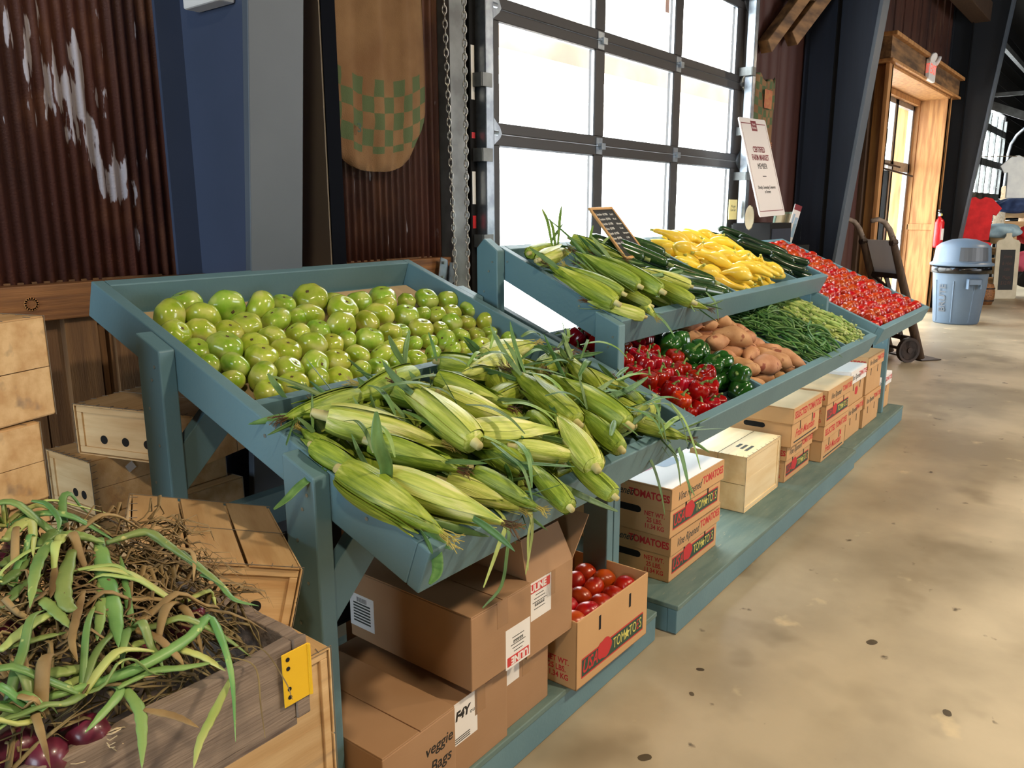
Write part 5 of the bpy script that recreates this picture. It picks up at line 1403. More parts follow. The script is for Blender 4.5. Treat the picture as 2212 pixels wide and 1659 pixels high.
for v, us in ((.075, (2.545,)), (.155, (2.475, 2.545)), (.235, (2.455, 2.535)), (.315, (2.45, 2.53)), (.395, (2.455, 2.535)), (.475, (2.46, 2.54))):
    for i, u in enumerate(us):
        for lay in (0, 1):
            r = random.uniform(.037, .042)
            T = MBt @ Matrix.Translation((u + random.uniform(-.006, .006) + lay * .012, v + lay * .025, -.076 + r * .95 + lay * .048)) @ Matrix.Rotation(random.uniform(0, 6.28), 4, 'Z') @ Matrix.Rotation(random.uniform(.2, 1.6), 4, 'X') @ Matrix.Diagonal((r, r, r, 1))
            place(GP, T, 'green bell pepper, %s row from the front, %s, %s layer' % (ORD[row], 'left' if i == 0 else 'right', 'upper' if lay else 'lower'), 'green bell peppers in the lower tray')
    row += 1


# long vegetables ---------------------------------------------------------
def long_proto(name, cat, m, L_, prof, bend=0.0, lumps=0.0, seed=0, tip=None, tipname='stem', n=14, rings=18, ridg=None):
    random.seed(seed); t = root(name, Matrix.Identity(4), name.replace('_', ' '), cat)
    P = [(bend * math.sin(PI * q / rings) * L_ + 0, 0, L_ * (q / rings - .5)) for q in range(rings + 1)] if not callable(bend) else [bend(q / rings) for q in range(rings + 1)]
    ph = [random.uniform(0, 6) for _ in range(4)]
    rad = [prof(q / rings) * (1 + lumps * math.sin(6 * q / rings + ph[0]) + lumps * .6 * math.sin(13 * q / rings + ph[1])) for q in range(rings + 1)]
    MB().tube(P, rad, n, rf=ridg or (lambda th, f: 1 + lumps * .6 * math.sin(2 * th + 5 * f + ph[2]))).build('body', m, t, smooth=True)
    if tip:
        r0, ln, tm = tip; a = Vector(P[-1]); d = (Vector(P[-1]) - Vector(P[-2])).normalized()
        MB().tube([a - d * .002, a + d * ln * .5, a + d * ln], [r0, r0 * .75, r0 * .9], 8).build(tipname, tm, t, smooth=True)
    return t


cap = lambda f, e=.06: min(1, math.sqrt(max(0.0004, 1 - ((e - f) / e) ** 2)) if f < e else 1) * (min(1, math.sqrt(max(0.0004, 1 - ((f - 1 + e) / e) ** 2))) if f > 1 - e else 1)
ZU = [long_proto('zucchini', 'zucchini', 'zucchini', .21, lambda f: .025 * cap(f, .12) * (1.05 - .25 * f), .02 * s, .02, s, (.009, .018, 'zucchini_stem')) for s in (1, 2)]
CU = [long_proto('cucumber', 'cucumber', 'cucumber', .20, lambda f: .019 * cap(f, .14), .03 * s, .03, s + 5, (.003, .004, 'zucchini_stem')) for s in (1, 2)]
SP = [long_proto('sweet_potato', 'sweet potato', 'sweet_potato', .15, lambda f, s=s: (.039 - .004 * s) * (max(0.003, math.sin(PI * (f ** (.8 + .25 * s) * .95 + .025))) ** .8), .06, .10, s + 9, (.004, .01, 'sweet_potato'), 'root_tip') for s in (0, 1, 2)]


def neck(f):
    if f < .5: return (0, 0, .15 * (f - .5))
    a = (f - .5) * 2.6
    return (.05 * (1 - math.cos(a)) * 1.0, 0, .055 * math.sin(a))


SQ = [long_proto('yellow_squash', 'squash', 'squash', .17, lambda f: (.029 * (max(.003, math.sin(PI * min(1, f * 1.15 + .02))) ** .5) if f < .45 else .028 - .030 * min(1, (f - .45) / .3) * .55) * (1 if f < .9 else 1 - (f - .9) * 3), neck, .02, 15, (.007, .012, 'squash_stem')),
      long_proto('yellow_squash', 'squash', 'squash', .18, lambda f: (.026 * (max(.003, math.sin(PI * min(1, f * 1.1 + .02))) ** .5) if f < .45 else .025 - .022 * min(1, (f - .45) / .35) * .6) * (1 if f < .9 else 1 - (f - .9) * 3), .07, .02, 16, (.007, .014, 'squash_stem'))]


def lay(protos_, M_, u, v, h, ang, label, group, tilt=0.0, sc=1.0):
    T = M_ @ Matrix.Translation((u, v, h)) @ Matrix.Rotation(ang, 4, 'Z') @ Matrix.Rotation(PI / 2 + tilt, 4, 'Y') @ Matrix.Rotation(random.uniform(0, 6.28), 4, 'Z') @ Matrix.Scale(sc, 4)
    return place(protos_, T, label, group)


random.seed(60)
# zucchini and yellow squash and cucumbers in the upper tray
for i, (u, v, h, a) in enumerate([(2.62, .40, .015, -.9), (2.70, .34, .02, -1.0), (2.80, .40, .015, -.7), (2.66, .30, -.01, -1.1), (2.62, .22, -.03, -.9), (2.72, .20, -.02, -.8), (2.82, .27, -.01, -1.3), (2.70, .12, -.01, -.35), (2.80, .09, -.02, -.4), (2.80, .15, .005, -.5), (2.88, .12, -.02, -.7), (2.90, .21, -.01, -.9), (2.74, .07, -.045, -.3), (2.60, .12, -.045, -.4), (2.88, .33, -.04, -1.2), (2.62, .32, -.05, -1.0), (2.86, .07, -.05, -.2)]):
    lay(ZU, MC, u, v, h, a, 'zucchini between corn and yellow squash, %s counting from the back left' % ORD[i], 'zucchini in the upper tray', sc=1.1)
k = 0
for lay_ in (0, 1, 2):
    for r_ in range(8):
        for c_ in range(7 - lay_):
            u = 3.055 + c_ * .098 + lay_ * .045 + random.uniform(-.012, .012); v = .125 + r_ * .052 + random.uniform(-.01, .01)
            if v > .46 or u > 3.62: continue
            if lay_ == 2 and (r_ % 2 or c_ > 4): continue
            lay(SQ, MC, u, v, -.052 + lay_ * .036, random.uniform(-1.5, -.5) + (PI if random.random() < .35 else 0), 'yellow squash, %s row from front, %s from left, %s layer' % (ORD[r_], ORD[c_], ['bottom', 'middle', 'top'][lay_]), 'yellow squash in the upper tray', sc=.96); k += 1
for i in range(18):
    u = 3.765 + (i % 3) * .105; v = .10 + (i // 3) * .075; hl = -.045 + .03 * (i % 2)
    if v > .48: break
    lay(CU, MC, u + .02, v, hl, random.uniform(-1.4, -.7), 'dark cucumber, %s row from the front, %s from the left' % (ORD[i // 3], ORD[i % 3]), 'cucumbers in the upper tray', sc=.92)
for i, (u, v) in enumerate([(3.80, .40), (3.86, .33), (3.92, .38), (3.84, .44), (3.95, .28), (3.78, .30), (3.88, .22), (3.96, .16), (3.84, .14)]):
    lay(CU, MC, u, v, .015 + .008 * (i % 2), random.uniform(-1.3, -.7), 'glossy cucumber on top of the dark pile, %s from the back' % ORD[i], 'cucumbers in the upper tray', sc=.95)
# sweet potatoes
k = 0
for lay_ in (0, 1, 2):
    for r_ in range(8):
        for c_ in range(4):
            u = 2.685 + c_ * .108 + (r_ % 2) * .03 + random.uniform(-.012, .012); v = .085 + r_ * .068 + random.uniform(-.01, .01) + lay_ * .015
            if u > 3.05 or v > .49: continue
            if lay_ == 2 and (r_ % 2 or c_ == 3 or v < .14): continue
            if lay_ == 1 and v < .08: continue
            lay(SP, MBt, u, v, -.046 + lay_ * .042, random.uniform(-1.7, .1), 'sweet potato, %s row from the front, %s from the left, %s layer' % (ORD[r_], ORD[c_], ['bottom', 'middle', 'top'][lay_]), 'sweet potatoes in the lower tray', sc=random.uniform(.8, 1.08)); k += 1
# beans and okra
BN = [long_proto('green_bean', 'green bean', 'bean', .125, lambda f: .0037 * cap(f, .1) + .0004, b, .05, s, (.0012, .008, 'pepper_stem'), 'stem_end', 6, 9) for s, b in ((1, .10), (2, .2), (3, .05))]
OK_ = [long_proto('okra_pod', 'okra', 'okra', .085, lambda f: .0085 * (max(.04, math.sin(PI * min(1, f * .62 + .40))) ** .8 if True else 1) if f > .0 else .001, b, .03, s, (.0075, .007, 'okra_cap'), 'cap', 10, 9, lambda th, f: 1 + .08 * math.cos(5 * th)) for s, b in ((1, .03), (2, .08))]
hb = lambda u, v, u0, u1: -.02 + .055 * math.sin(PI * (u - u0) / (u1 - u0)) - max(0, .12 - v) * .45
mb = MB()
def rnd_dir(): return random.uniform(0, 2 * PI)
for i in range(500):
    u = random.uniform(3.15, 3.57); v = random.uniform(.05, .50); a = rnd_dir(); L_ = .055; h = hb(u, v, 3.10, 3.62) - random.uniform(.006, .03)
    P = [(u + math.cos(a) * L_ * q, v + math.sin(a) * L_ * q, h + .004 * (1 - q * q)) for q in (-1, -.5, 0, .5, 1)]
    P = [(min(max(x, 3.115), 3.605), max(y, .035), z) for x, y, z in P]
    mb.tube(P, [.0012, .0037, .0039, .0037, .0012], 5)
tag(mb.build('green_bean_pile', 'bean', T=MBt, smooth=True), 'green beans deep in the bin under the loose ones on top', 'green beans', kind='stuff')
for i in range(290):
    u = random.uniform(3.16, 3.56); v = .05 + .45 * (i / 290) + random.uniform(-.01, .01); a = rnd_dir()
    h = hb(u, v, 3.10, 3.62) + random.uniform(-.004, .014)
    lay(BN, MBt, u, max(v, .055), h, a, 'slender green bean heaped between the sweet potatoes and the okra', 'green beans in the lower tray', tilt=random.uniform(-.12, .12))
for i in range(290):
    lv = i % 2
    u = random.uniform(3.66, 3.985); v = .05 + .45 * (i / 290) + random.uniform(-.01, .01)
    h = hb(u, v, 3.62, 4.03) + random.uniform(-.006, .008) - (0 if lv else .012)
    lay(OK_, MBt, u, max(v, .06), h - .006, random.uniform(-2.2, -.6), 'pale green okra pod heaped beside the green beans', 'okra in the lower tray', tilt=random.uniform(-.2, .2))
mb = MB(); vs = []; fs = []; nu, nv = 12, 18
for j in range(nv + 1):
    for i in range(nu + 1):
        u = 3.632 + (4.015 - 3.632) * i / nu; v = .032 + .70 * j / nv; vs.append((u, v, hb(u, v, 3.62, 4.03) - .018 + .003 * math.sin(i * 3 + j * 5)))
for j in range(nv):
    for i in range(nu): a = j * (nu + 1) + i; fs.append((a, a + 1, a + nu + 2, a + nu + 1))
mb = MB()
for i in range(260):
    u = random.uniform(3.665, 3.98); v = random.uniform(.06, .49); a = random.uniform(-2.2, -.6); h = hb(u, v, 3.62, 4.03) - random.uniform(.012, .03)
    P = [(u + math.cos(a) * .038 * q, v + math.sin(a) * .038 * q, h) for q in (-1, -.5, 0, .5, 1)]
    P = [(x, max(y, .035), z) for x, y, z in P]
    mb.tube(P, [.002, .005, .0075, .008, .006], 6)
tag(mb.build('okra_pile', 'okra', T=MBt, smooth=True), 'okra pods deep in the bin under the loose ones on top', 'okra', kind='stuff')

# red tomatoes on the far stand
RT_ = [tomato_proto('red_tomato', 'red tomato', 'tomato', 'red_tomato', squash=s, lobes=5, seed=70 + i, scar=False) for i, s in enumerate((.88, .95))]
for p in RT_: MB().lathe([(.001, 0), (.10, 0), (.08, .04), (.001, .05)], 8, Matrix.Translation((0, 0, p.children[0].dimensions.z / 2 - .19))).build('stem_scar', 'stem_scar', p)
MD = TM(TD); random.seed(80); row = 0; v = .062
while v < .92:
    u = 4.20 + (row % 2) * .03; i = 0
    while u < 5.20:
        r = random.uniform(.029, .034)
        T = MD @ Matrix.Translation((u + random.uniform(-.005, .005), v + random.uniform(-.004, .004), -.076 + r + .02 + (.012 if (row + i) % 3 else 0))) @ rrot() @ Matrix.Diagonal((r, r, r, 1))
        place(RT_, T, 'red tomato, far tray, %s from the left, %s row from the front' % (ORD[i], ORD[row]), 'red tomatoes in the far tray')
        u += .062; i += 1
    row += 1; v += .057
# ripe tomatoes in the open box
random.seed(81); n = 0
for lay_ in (0, 1):
    for r_ in range(4):
        for c_ in range(5):
            r = .040; x = .048 + c_ * .080 + lay_ * .035; y = .048 + r_ * .080 + (.0 if not lay_ else .02)
            if y > .29: continue
            x = min(x, .392); y = min(y, .264)
            T = OPEN_BOX @ Matrix.Translation((x, y, .118 + lay_ * .052 + random.uniform(-.004, .006) + (.01 if lay_ and r_ == 3 else 0))) @ Matrix.Rotation(random.uniform(0, 6), 4, 'Z') @ Matrix.Rotation(random.uniform(1.9, 3.1), 4, 'X') @ Matrix.Diagonal((r, r, r, 1))
            place(RT_, T, 'ripe tomato in the open box, %s column from left, %s row from front, %s layer' % (ORD[c_], ORD[r_], ['lower', 'upper'][lay_]), 'ripe tomatoes in the open box')
PT = [tomato_proto('plum_tomato', 'plum', 'tomato', 'plum_tomato', squash=1.2, lobes=3, seed=90, scar=False)]
random.seed(82)
for i in range(24):
    T = PLUM @ Matrix.Translation((.045 + (i % 6) * .064, .045 + (i // 6) * .068, .165 + random.uniform(-.006, .02))) @ rrot() @ Matrix.Diagonal((.028, .028, .028, 1))
    place(PT, T, 'dark plum tomato in the shaded black crate, %s column, %s row' % (ORD[i % 6], ORD[i // 6]), 'plum tomatoes in the black crate')

# chalkboard in the upper tray -------------------------------------------
a = ST @ Vector((2.585, 1.585, 1.552)); b = ST @ Vector((2.785, 1.60, 1.556)); c = ST @ Vector((2.755, 1.475, 1.41))
xd = (b - a).normalized(); dn = (c - b).normalized()
T = basis(a.lerp(b, .5) + dn * .13, xd, -dn); bw, bh = .225, .28
t = root('chalkboard', T, 'small chalkboard price list with a wooden rim, leaning behind the upper corn', 'chalkboard')
MB().box(-bw / 2 + .012, bw / 2 - .012, -bh / 2 + .012, bh / 2 - .012, -.004, .002).build('slate', 'slate', t)
f = MB(); w = .014
f.box(-bw / 2, bw / 2, bh / 2 - w, bh / 2, -.006, .005).box(-bw / 2, bw / 2, -bh / 2, -bh / 2 + w, -.006, .005).box(-bw / 2, -bw / 2 + w, -bh / 2 + w, bh / 2 - w, -.006, .005).box(bw / 2 - w, bw / 2, -bh / 2 + w, bh / 2 - w, -.006, .005)
f.build('rim', 'rim_wood' if 'rim_wood' in MATS else 'casing_wood', t, bevel=.003)
for i, (l, r_) in enumerate([('Cucumber - $1.99/lb', 'Corn 2/'), ('Tomatoes - $2.99/lb', '99 each'), ('Zucchini - $1.99/lb', 'Bell peppers'), ('Okra - $3.99/lb', '.75 each'), ('Squash - $1.99/lb', 'Sweet potato'), ('Beans - $2.99/lb', '$ .99/lb'), ('Grape - $3.99/lb', '')]):
    text(l, .0165, 'chalk', t, Matrix.Translation((-.094, .100 - i * .026, .0022)), shear=.2, align='LEFT', sx=.78, bold=.0003)
    if r_: text(r_, .0135, 'chalk', t, Matrix.Translation((.036, .098 - i * .026, .0022)), shear=.2, align='LEFT', sx=.75, bold=.0003)

WALL2 = set(o.name for o in COL.objects)
# ---------------------------------------------------------------- sacks on the wall
def sack(x0, x1, ztop, zbot, y, m, label, sag=.06, ragged=False):
    cx = (x0 + x1) / 2; zc = ztop if not ragged else ztop
    nx, nz = 26, 40; vs = []; w = (x1 - x0) / 2
    org = Vector((cx, y, zbot + 0.45))
    for side in (0, 1):
        for j in range(nz + 1):
            f = j / nz
            for i in range(nx + 1):
                e = i / nx * 2 - 1
                # rounded bottom corners, gathered sides
                wd = w * (1 - .16 * max(0, (.08 - f) / .08) ** 2) * (1 + .03 * math.sin(f * 9))
                zb = zbot + sag * (abs(e) ** 3.2) * 1.0
                zt = ztop + (.02 * math.sin(e * 7) if ragged else 0) - (.05 * (1 - abs(e)) if ragged else 0)
                z = zb + (zt - zb) * f
                th = .030 * (1 - abs(e) ** 5) * (1 - (1 - f) ** 8)
                wr = .007 * math.sin(e * 11 + 2 * math.sin(f * 5)) + .004 * math.sin(e * 25 + f * 3)
                yy = y - (th + wr * (1 - abs(e) ** 4)) if side == 0 else y + .004
                vs.append((cx + e * wd - org.x, yy - org.y, z - org.z))
    fs = []; N = (nx + 1) * (nz + 1)
    for s in (0, 1):
        for j in range(nz):
            for i in range(nx):
                a = s * N + j * (nx + 1) + i; q = (a, a + 1, a + nx + 2, a + nx + 1); fs.append(q if s == 0 else q[::-1])
    for j in range(nz):
        a = j * (nx + 1); b = a + nx; fs.append((a, a + nx + 1, a + nx + 1 + N, a + N)); fs.append((b + N, b + nx + 1 + N, b + nx + 1, b))
    for i in range(nx): fs.append((i + N, i + 1 + N, i + 1, i)); a = nz * (nx + 1) + i; fs.append((a, a + 1, a + 1 + N, a + N))
    o = MB().add(vs, fs).build('burlap_sack', m, T=Matrix.Translation(org), smooth=True)
    return tag(o, label, 'sack')


s1 = sack(1.90, 2.45, 3.3, 1.70, 2.37, 'burlap_check', 'big burlap sack with green checks hanging on the rusty wall beside the boxed post', sag=.13)
# faded print on the sack
def faded(parent, T, w, h, m, name='faded_print'):
    return MB().box(-w / 2, w / 2, -h / 2, h / 2, 0, .0008, T).build(name, m, parent)


mat('faded_red', (168, 98, 74), 0.95, (176, 128, 84), 30)
mat('check_number', (176, 138, 92), 0.95)
text('3', 0.045, 'ink_green', s1, FRONT(-.105, -.036, -.30), bold=.001)
s2 = sack(5.86, 6.26, 2.52, 1.98, 2.37, 'burlap_check_far', 'small burlap sack with green checks above the farm market sign', sag=.02, ragged=True)
text('PRODUCE', .055, 'faded_red', s2, FRONT(0.02, -.036, -.12 - .28), sx=.9, bold=.001)
faded(s2, FRONT(-0.02, -.045, -.08), .15, .13, 'faded_red')

# ---------------------------------------------------------------- farm market sign
a = Vector((5.50, 2.31, 2.19)); b = Vector((5.95, 2.31, 2.185))
# corners found on the wall side; the sign leans with its top against the wall
TL, TR_, BL, BR = Vector((5.55, 2.30, 2.18)), Vector((6.02, 2.30, 2.19)), Vector((5.40, 2.13, 1.50)), Vector((5.83, 2.10, 1.515))
xd = ((TR_ - TL) + (BR - BL)).normalized(); ud = ((TL - BL) + (TR_ - BR)).normalized()
T = basis((TL + TR_ + BL + BR) / 4, xd, ud); sw, sh = .45, .70
t = root('farm_market_sign', T, 'tall white sign reading certified farm market member, leaning by the navy column', 'sign')
n = 10; pts = []
for cx_, cz_, a0 in ((sw / 2 - .02, sh / 2 - .02, 0), (-sw / 2 + .02, sh / 2 - .02, PI / 2), (-sw / 2 + .02, -sh / 2 + .02, PI), (sw / 2 - .02, -sh / 2 + .02, 1.5 * PI)):
    for k in range(5): pts.append((cx_ + .02 * math.cos(a0 + k * PI / 8), cz_ + .02 * math.sin(a0 + k * PI / 8)))
N_ = len(pts); MB().add([(x, y, -.004) for x, y in pts] + [(x, y, .004) for x, y in pts], [tuple(range(N_ - 1, -1, -1)), tuple(range(N_, 2 * N_))] + [(i, (i + 1) % N_, (i + 1) % N_ + N_, i + N_) for i in range(N_)]).build('board', 'white_sign', t)
b_ = MB(); w2, h2 = sw / 2 - .02, sh / 2 - .035
for q in ((-w2, w2, h2 - .006, h2), (-w2, w2, -h2, -h2 + .005), (-w2, -w2 + .002, -h2, h2), (w2 - .002, w2, -h2, h2)): b_.box(q[0], q[1], q[2], q[3], .004, .0046)
b_.build('border_print', 'ink_maroon', t)
Z = .0046
lg = MB().box(-.045, .045, h2 - .055, h2 + .018, .004, .0052).build('emblem', 'ink_maroon', t)
text('Farm\nMarket', .026, 'white_sign', lg, Matrix.Translation((0, h2 - .02, .0054)))
for s_, y_, z_, m_, bo in (('CERTIFIED', .125, .056, 'ink_maroon', .0016), ('FARM MARKET', .068, .056, 'ink_maroon', .0016), ('MEMBER', .006, .056, 'ink_black', 0)):
    text(s_, z_, m_, t, Matrix.Translation((0.0, y_, Z)), sx=.78, bold=bo)
MB().box(-.03, .03, -.068, -.062, .004, Z + .0003).build('dash', 'ink_black', t)
text('Directly Connecting Consumers\nto Farmers', .032, 'ink_black', t, Matrix.Translation((0, -.16, Z)), sx=.72)
# dark cabinet the sign stands on
t = root('cabinet', Matrix.Translation((5.72, 2.20, 0)), 'dark cabinet standing between the roller door and the navy column', 'cabinet')
MB().box(-.12, .30, -.12, .16, 0.17, 1.46).box(.30, .74, -.12, .16, 0.17, 1.285).build('carcass', 'black_paint', t, bevel=.004)
MB().box(-.10, .28, -.124, -.12, .2, 1.42).build('door_panel', 'navy_dark', t)
t = root('leaflet_rack', Matrix.Translation((6.16, 2.13, 1.35)) @ Matrix.Rotation(R(0), 4, 'Z'), 'clear leaflet holder with a maroon topped leaflet before mint framed cards', 'leaflet holder')
MB().box(-.24, .22, .06, .07, -.06, .18, Matrix.Rotation(.12, 4, 'X')).build('card_back', 'mint', t)
MB().box(-.22, -.02, .055, .06, -.045, .165, Matrix.Rotation(.12, 4, 'X')).box(.0, .205, .055, .06, -.045, .165, Matrix.Rotation(.12, 4, 'X')).build('card_face', 'cream_card', t)
lf = MB().box(-.10, .06, 0, .006, -.05, .24, Matrix.Rotation(.18, 4, 'X') @ Matrix.Rotation(.12, 4, 'Y')).build('leaflet', 'white_sign', t)
MB().box(-.10, .06, -.001, 0, .20, .24, Matrix.Rotation(.18, 4, 'X') @ Matrix.Rotation(.12, 4, 'Y')).build('leaflet_heading', 'ink_maroon', lf)
MB().box(-.02, .05, -.001, 0, .0, .15, Matrix.Rotation(.18, 4, 'X') @ Matrix.Rotation(.12, 4, 'Y')).box(-.08, -.04, -.001, 0, .10, .17, Matrix.Rotation(.18, 4, 'X') @ Matrix.Rotation(.12, 4, 'Y')).build('leaflet_picture', 'ink_blue', lf)
MB().box(-.11, .08, -.05, -.047, -.06, .10).box(-.11, .08, -.05, .02, -.063, -.06).build('holder', 'glass', t)
# note and tube by the door edge
t = root('paper_note', Matrix.Translation((5.56, 2.36, 1.555)), 'small yellowed note taped to the right edge of the roller door', 'note')
MB().box(-.05, .09, -.004, 0, -.07, .07).build('sheet', 'sticky_yellow', t)
text('We open\nCorn Cart', .026, 'ink_dark', t, FRONT(.02, -.0042, 0.01), shear=.2, sx=.8)
t = root('paper_plate', Matrix.Translation((5.47, 2.20, 1.50)) @ Matrix.Rotation(PI / 2, 4, 'X'), 'cream paper plate tucked behind the lower left of the farm market sign', 'plate')
MB().lathe([(.001, 0), (.05, .002), (.08, .012), (.085, .014), (.05, 0.0), (.001, -.002)], 24).build('disc', 'cream_card', t, smooth=True)

to_wall(WALL2)

# ---------------------------------------------------------------- old hand truck
lean = Vector((-.8, .6, 0)); wd = Vector((.6, .8, 0)); B0 = Vector((9.1, 1.69, 0)); H_ = 1.43; off = .56
t = root('hand_truck', Matrix.Translation(B0), 'antique wooden hand truck with iron wheels leaning by the timber entry', 'hand truck')
def LP(s, f, o=0.0): return wd * (s * .45) + lean * (off * f) + Vector((0, 0, H_ * f)) + Vector((-.8, .6, 0)) * 0 + Vector((.8, -.6, 0)) * o
for s in (0, 1):
    m = MB(); P = [LP(s, .02), LP(s, .25), LP(s, .5), LP(s, .75), LP(s, .90)]
    m.tube(P, [.045, .045, .042, .038, .032], 8, flat=.75); m.build('rail', 'dark_wood' if 'dark_wood' in MATS else 'iron', t, smooth=True)
    m = MB(); P = [LP(s, .88), LP(s, .95, -.01), LP(s, 1.0, -.05), LP(s, 1.02, -.12), LP(s, 1.01, -.20)]
    m.tube(P, [.030, .028, .026, .024, .022], 8); m.build('handle', 'grey_wood', t, smooth=True)
    m = MB(); m.tube([LP(s, .86, .03), LP(s, .86, -.03)], .036, 8); m.build('ferrule', 'iron', t)
    # wheel
    c = LP(s, .09, -.14); c.z = .13; ax = wd.normalized(); q = MB()
    Tm = basis(c + ax * (-.02 if s == 0 else .02), Vector((0, 0, 1)).cross(ax), Vector((0, 0, 1)))
    q.lathe([(.105, -.02), (.13, -.022), (.13, .022), (.105, .02), (.105, -.02)], 28, Tm)
    q.lathe([(.001, -.03), (.03, -.03), (.03, .03), (.001, .03)], 14, Tm)
    for k in range(5):
        a = 2 * PI * k / 5; q.tube([Tm @ Vector((.025 * math.cos(a), .025 * math.sin(a), 0)), Tm @ Vector((.11 * math.cos(a), .11 * math.sin(a), 0))], .018, 6)
    q.build('wheel', 'iron', t)
m = MB(); m.tube([LP(-.1, .09, -.14) * 1, LP(1.1, .09, -.14)], .016, 8)
m.tube([LP(0, .05), LP(0, .09, -.14)], .02, 6); m.tube([LP(1, .05), LP(1, .09, -.14)], .02, 6)
m.build('axle', 'iron', t)
m = MB()
for f in (.16, .42, .62): bar(m, LP(0, f), LP(1, f), .03, .05)
bar(m, LP(0, .42), LP(1, .62), .02, .03); bar(m, LP(.45, .05), LP(.5, .62), .02, .04); m.build('cross_bar', 'iron', t)
m = MB(); m.box(0, .24, -.02, .5, 0, .008, basis((0, 0, .004), (.8, -.6, 0), wd)); m.build('toe_plate', 'iron', t)
t = root('white_panel', Matrix.Translation(B0), 'greyish white board tied to the hand truck between its rails', 'board')
T = basis(LP(.5, .74, .03), wd, lean * off + Vector((0, 0, H_)))
m = MB(); m.box(-.19, .20, -.21, .20, 0, .012, T); m.build('board', 'white_sign', t)
m = MB(); bar(m, T @ Vector((.0, .17, .03)), T @ Vector((.09, -.24, .03)), .035, .02); m.build('stick', 'casing_wood', t)
m = MB(); m.tube([T @ Vector((-.02, .17, .045)), T @ Vector((-.06, .12, .05)), T @ Vector((-.12, .08, .04))], .004, 5); m.tube([T @ Vector((.09, -.22, .045)), T @ Vector((.13, -.15, .05)), T @ Vector((.13, -.05, .04))], .004, 5); m.build('tie', 'black_paint', t)

# ---------------------------------------------------------------- trash can
t = root('trash_can', Matrix.Translation((12.6, 1.96, 0)) @ Matrix.Rotation(R(200), 4, 'Z'), 'grey round plastic trash can with dome lid and black bag', 'trash can')
MB().lathe([(.001, 0), (.275, 0), (.285, .02), (.345, .70), (.36, .73), (.362, .78), (.35, .78), (.335, .74), (.30, .72), (.001, .72)], 40).build('barrel', 'plastic_grey', t, smooth=True, bevel=0)
rb = MB()
for k in range(8):
    a = 2 * PI * (k + .5) / 8; rb.tube([((.283) * math.cos(a), .283 * math.sin(a), .03), (.335 * math.cos(a), .335 * math.sin(a), .6)], .011, 6)
for a in (0, PI):
    T = Matrix.Rotation(a + .3, 4, 'Z'); rb.box(.335, .40, -.09, .09, .62, .64, T).box(.39, .40, -.09, .09, .56, .64, T).box(.335, .40, -.09, -.075, .50, .64, T).box(.335, .40, .075, .09, .50, .64, T)
rb.build('handle', 'plastic_grey', t, bevel=.004)
_a = R(-46); _n = Vector((math.cos(_a), math.sin(_a), 0.16)).normalized(); _x = Vector((-math.cos(_a) * .16, -math.sin(_a) * .16, 1)).normalized() * -1
_x = -_x; _x = Vector((.10 * math.cos(_a), .10 * math.sin(_a), 1)).normalized(); _n = Vector((math.cos(_a), math.sin(_a), -.1)).normalized()
text('BRUTE', .13, 'plastic_dark_grey', t, basis(Vector((math.cos(_a) * .325, math.sin(_a) * .325, .36)), _x, _n.cross(_x)), bold=.002)
q = MB(); q.lathe([(.34, .70), (.372, .70), (.368, .76), (.358, .80), (.33, .80)], 40, rf=lambda th, f: 1 + .012 * math.sin(17 * th) + .01 * math.sin(31 * th)); q.build('bin_bag', 'bin_bag', t, smooth=True)
MB().lathe([(.38, .80), (.395, .80), (.395, .83), (.365, .84), (.355, .86), (.335, 1.05), (.28, 1.10), (.15, 1.15), (.001, 1.165)], 40).build('dome_lid', 'plastic_grey', t, smooth=True)
for a in (0, PI):
    T = Matrix.Rotation(a + R(15), 4, 'Z'); q = MB(); vs = []
    for j in range(2):
        for i in range(9):
            th = -.55 + 1.1 * i / 8; r_ = (.357, .338)[j] + .008; vs.append((r_ * math.cos(th), r_ * math.sin(th), (.87, 1.05)[j])); 
    for j in range(2):
        for i in range(9):
            th = -.55 + 1.1 * i / 8; r_ = (.357, .338)[j] - .004; vs.append((r_ * math.cos(th), r_ * math.sin(th), (.87, 1.05)[j]))
    fs = [(i, i + 1, i + 10, i + 9) for i in range(8)] + [(i + 18, i + 27, i + 28, i + 19) for i in range(8)] + [(0, 9, 27, 18), (8, 26, 35, 17)] + [(i, i + 18, i + 19, i + 1) for i in range(8)] + [(i + 9, i + 10, i + 28, i + 27) for i in range(8)]
    q.add(vs, fs, T); q.build('flap', 'plastic_dark_grey', t)
lt = MB()
# fire extinguisher -----------------------------------------------------
t = root('fire_extinguisher', Matrix.Translation((13.7, 2.50, 1.0)), 'red fire extinguisher hanging between the timber entry and the dark column', 'fire extinguisher')
MB().lathe([(.001, -.02), (.07, -.015), (.078, .01), (.078, .36), (.06, .40), (.028, .43), (.02, .46), (.001, .46)], 24).build('cylinder', 'ext_red', t, smooth=True)
MB().box(-.022, .022, -.022, .022, .45, .50).build('valve', 'galv', t, bevel=.004)
MB().box(-.09, .05, -.012, .012, .50, .515).box(-.09, .03, -.012, .012, .535, .55).build('lever', 'galv', t, bevel=.003)
MB().lathe([(.001, 0), (.022, 0), (.022, .012), (.001, .012)], 14, FRONT(0, -.022, .475)).build('gauge', 'ink_yellow', t)
MB().tube([(.02, -.02, .48), (.10, -.03, .46), (.12, -.04, .34), (.11, -.05, .16)], .012, 8).build('hose', 'black_paint', t, smooth=True)
q = MB(); vs = []
for j in range(2):
    for i in range(9): th = -PI / 2 - .8 + 1.6 * i / 8; vs.append((.0795 * math.cos(th), .0795 * math.sin(th), (.10, .27)[j]))
q.add(vs, [(i, i + 1, i + 10, i + 9) for i in range(8)]); q.build('paper_label', 'white_card', t)
